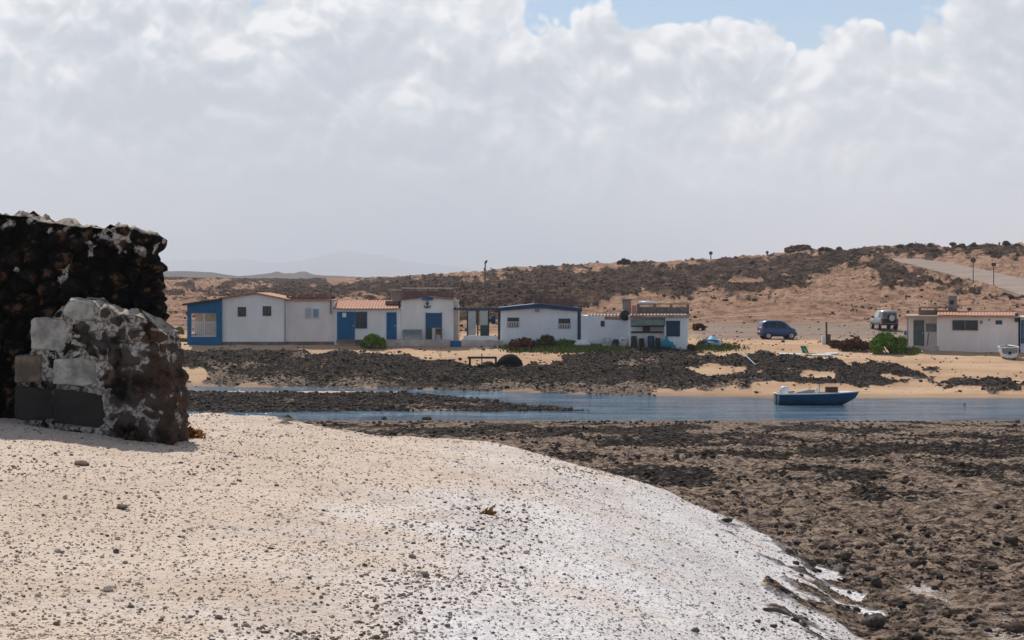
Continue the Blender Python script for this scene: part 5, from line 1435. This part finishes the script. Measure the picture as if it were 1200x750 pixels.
# signs along the hill
def road_sign(px, ytop, ybot, label, dist=None, head=2.2, square=False):
    p = at(px, ybot) if dist is None else Vector((px_at(px, dist), dist, gz(px_at(px, dist), dist))); k = p.y / FPX
    zt = pz_at(ytop, p.y)
    T = empty('road_sign', p, label, 'road sign', 'signs along the hill road')
    MB().tube([(p.x, p.y, p.z - .4), (p.x, p.y, zt - head * k)], .055 if dist is None else .12, 6).build('post', M['metalpole'], T)
    m = MB()
    if square: m.box(p.x - head * k, p.x + head * k, p.y - .03, p.y + .03, zt - head * 1.6 * k, zt)
    else: m.tube([(p.x, p.y - .03, zt - head * k), (p.x, p.y + .03, zt - head * k)], head * k, 16)
    m.build('sign_plate', M['signback'], T)
road_sign(1140.5, 302, 333, 'dark round road sign beside the lower gravel road, left of the pair', head=3)
road_sign(1164.5, 308, 338, 'dark square road sign beside the lower gravel road, right of the pair', head=2.6, square=True)
road_sign(833, 294.5, 305, 'round sign on the skyline right of the rounded bush', 396, 2.2)
road_sign(899, 294, 301, 'small round sign on the skyline left of the crest rocks', 370, 1.8)
road_sign(700, 305.5, 311, 'tiny sign on the skyline left of the rounded bush', 412, 1.6)

# ------------------------------------------------------------------ haze
hz = bpy.data.materials.new('haze'); hz.use_nodes = True; nt = hz.node_tree; nt.nodes.clear()
out = nt.nodes.new('ShaderNodeOutputMaterial'); pv = nt.nodes.new('ShaderNodeVolumePrincipled')
pv.inputs['Color'].default_value = (.86, .9, .96, 1); pv.inputs['Density'].default_value = .00014; pv.inputs['Anisotropy'].default_value = .0
nt.links.new(pv.outputs[0], out.inputs['Volume'])
hb = MB().box(-30000, 30000, -60, 28000, -6, 560).build('haze', hz); tag(hb, 'pale sea haze over the whole coast', 'haze', kind='stuff')

# ------------------------------------------------------------------ light
SUN_EL, SUN_AZ = math.radians(47), math.radians(-21)      # azimuth from +Y, negative = to the left
sd = Vector((math.sin(SUN_AZ) * math.cos(SUN_EL), math.cos(SUN_AZ) * math.cos(SUN_EL), math.sin(SUN_EL)))
L = bpy.data.lights.new('sun', 'SUN'); L.energy = 5.0; L.angle = math.radians(.53); L.color = (1, .955, .89)
lo = bpy.data.objects.new('sun', L); COL.objects.link(lo); lo.rotation_euler = (-sd).to_track_quat('-Z', 'Y').to_euler()

def build_world():
    W = bpy.data.worlds.new('World'); SC.world = W; W.use_nodes = True
    W.cycles.sampling_method = 'MANUAL'; W.cycles.sample_map_resolution = 512
    t = W.node_tree; N = t.nodes; bg = N['Background']
    n = NT.__new__(NT); n.t = t; n.n = N
    sky = N.new('ShaderNodeTexSky'); sky.sky_type = 'NISHITA'; sky.sun_disc = False; sky.sun_elevation = SUN_EL; sky.sun_rotation = SUN_AZ; sky.altitude = 0
    sky.air_density = 1.0; sky.dust_density = .15; sky.ozone_density = 1.5
    tc = N.new('ShaderNodeTexCoord'); vec = tc.outputs['Generated']
    sep = N.new('ShaderNodeSeparateXYZ'); n.ln(vec, sep.inputs[0])
    el = sep.outputs['Z']; az = sep.outputs['X']
    def mapped(loc, sc):
        mp = N.new('ShaderNodeMapping'); mp.inputs['Location'].default_value = loc; mp.inputs['Scale'].default_value = sc; n.ln(vec, mp.inputs['Vector']); return mp.outputs[0]
    wv = n.add('ShaderNodeVectorMath', operation='SUBTRACT')
    wn = N.new('ShaderNodeTexNoise'); wn.inputs['Scale'].default_value = 9; wn.inputs['Detail'].default_value = 3; n.ln(vec, wn.inputs['Vector'])
    n.ln(wn.outputs['Color'], wv.inputs[0]); wv.inputs[1].default_value = (.5, .5, .5)
    ws = n.add('ShaderNodeVectorMath', operation='SCALE'); n.ln(wv.outputs[0], ws.inputs[0]); ws.inputs['Scale'].default_value = .045
    wa = n.add('ShaderNodeVectorMath', operation='ADD'); n.ln(vec, wa.inputs[0]); n.ln(ws.outputs[0], wa.inputs[1])
    def mp2(loc, sc):
        mp = N.new('ShaderNodeMapping'); mp.inputs['Location'].default_value = loc; mp.inputs['Scale'].default_value = sc; n.ln(wa.outputs[0], mp.inputs['Vector']); return mp.outputs[0]
    def cloud(loc):
        # billows: rounded heads parted by creases, over a soft base
        tot = n.math('MULTIPLY', n.noise(mp2(loc, (1, 1, 1.5)), 6.0, 4, .5), .75)
        for sc, am in ((13, .52), (27, .28), (56, .17), (118, .09)):
            b = n.math('ABSOLUTE', n.math('MULTIPLY_ADD', n.noise(mp2(loc, (1, 1, 1.2)), sc, 0), 2.0, -1.0))
            tot = n.math('ADD', tot, n.math('MULTIPLY', b, am))
        return tot
    c0 = cloud((3.1, 1.7, .4)); c1 = cloud((3.1 - .003, 1.7, .4 + .009))
    big = n.noise(mp2((7.3, 2.2, 5.1), (1, 1, 1.6)), 4.2, 4, .5)
    soft = n.noise(mp2((1.9, 8.2, 2.4), (1, 1, 1.5)), 13, 5, .5)
    gap = n.math('MULTIPLY', n.rng(n.math('ABSOLUTE', n.math('SUBTRACT', az, .125)), .07, .15, 1, 0), n.rng(el, .138, .168))
    gap2 = n.math('MULTIPLY', n.rng(n.math('ABSOLUTE', n.math('ADD', az, .20)), .02, .14, 1, 0), n.rng(el, .152, .185))
    gp = n.math('ADD', n.math('MULTIPLY', gap, .32), n.math('MULTIPLY', gap2, .26))
    hi = n.rng(el, .17, .40, 0, .26)
    cov = n.math('SUBTRACT', n.math('ADD', c0, n.math('MULTIPLY_ADD', big, .3, -.15)), n.math('ADD', gp, hi))
    cov = n.math('ADD', cov, n.rng(el, .09, .15, .30, 0))
    fluff = n.noise(mp2((4.2, .7, 9.1), (1, 1, 1)), 60, 5, .6)
    cov = n.math('ADD', cov, n.math('MULTIPLY_ADD', fluff, .16, -.08))
    mask = n.rng(cov, .38, .47)
    # brightness: sunlit heads against grey bases
    edge = n.math('MULTIPLY', n.math('SUBTRACT', c0, c1), 2.9)
    up = n.rng(el, .015, .15)
    thin = n.rng(cov, .40, .62, 1, 0)
    br = n.math('MULTIPLY_ADD', up, .24, .26)
    br = n.math('ADD', br, n.math('MULTIPLY', edge, n.math('MULTIPLY_ADD', up, 1.0, .10)))
    br = n.math('ADD', br, n.math('MULTIPLY', thin, n.math('MULTIPLY', up, .24)))
    br = n.math('ADD', br, n.math('MULTIPLY', n.math('SUBTRACT', fluff, .5), n.math('MULTIPLY', up, .55)))
    br = n.math('ADD', br, n.math('MULTIPLY', n.math('SUBTRACT', soft, .5), n.math('MULTIPLY_ADD', up, .9, .3)))
    br = n.math('ADD', br, n.math('MULTIPLY', n.math('SUBTRACT', big, .5), 1.2), clamp=True)
    col = n.ramp(br, [(0, (5.9, 6.4, 7.05)), (.35, (6.7, 7.15, 7.7)), (.65, (7.95, 8.3, 8.7)), (1, (10.4, 10.4, 10.5))])
    fin = n.mix(mask, sky.outputs[0], col)
    n.ln(fin, bg.inputs[0]); bg.inputs[1].default_value = .1
build_world()

# ------------------------------------------------------------------ camera, render settings
cd = bpy.data.cameras.new('camera'); cam = bpy.data.objects.new('camera', cd); COL.objects.link(cam)
cam.location = (0, 0, EYE); cam.rotation_euler = (math.radians(90), 0, 0)
cd.sensor_width = 36; cd.lens = 36 * FPX / 1200; cd.shift_y = -(375 - HY) / 1200; cd.clip_start = .1; cd.clip_end = 80000
SC.camera = cam
SC.render.engine = 'CYCLES'
SC.view_settings.view_transform = 'Standard'; SC.view_settings.look = 'None'; SC.view_settings.exposure = 0; SC.view_settings.gamma = 1
SC.cycles.use_denoising = True
SC.cycles.max_bounces = 6; SC.cycles.diffuse_bounces = 3; SC.cycles.volume_bounces = 1; SC.cycles.glossy_bounces = 3
SC.cycles.sample_clamp_indirect = 6
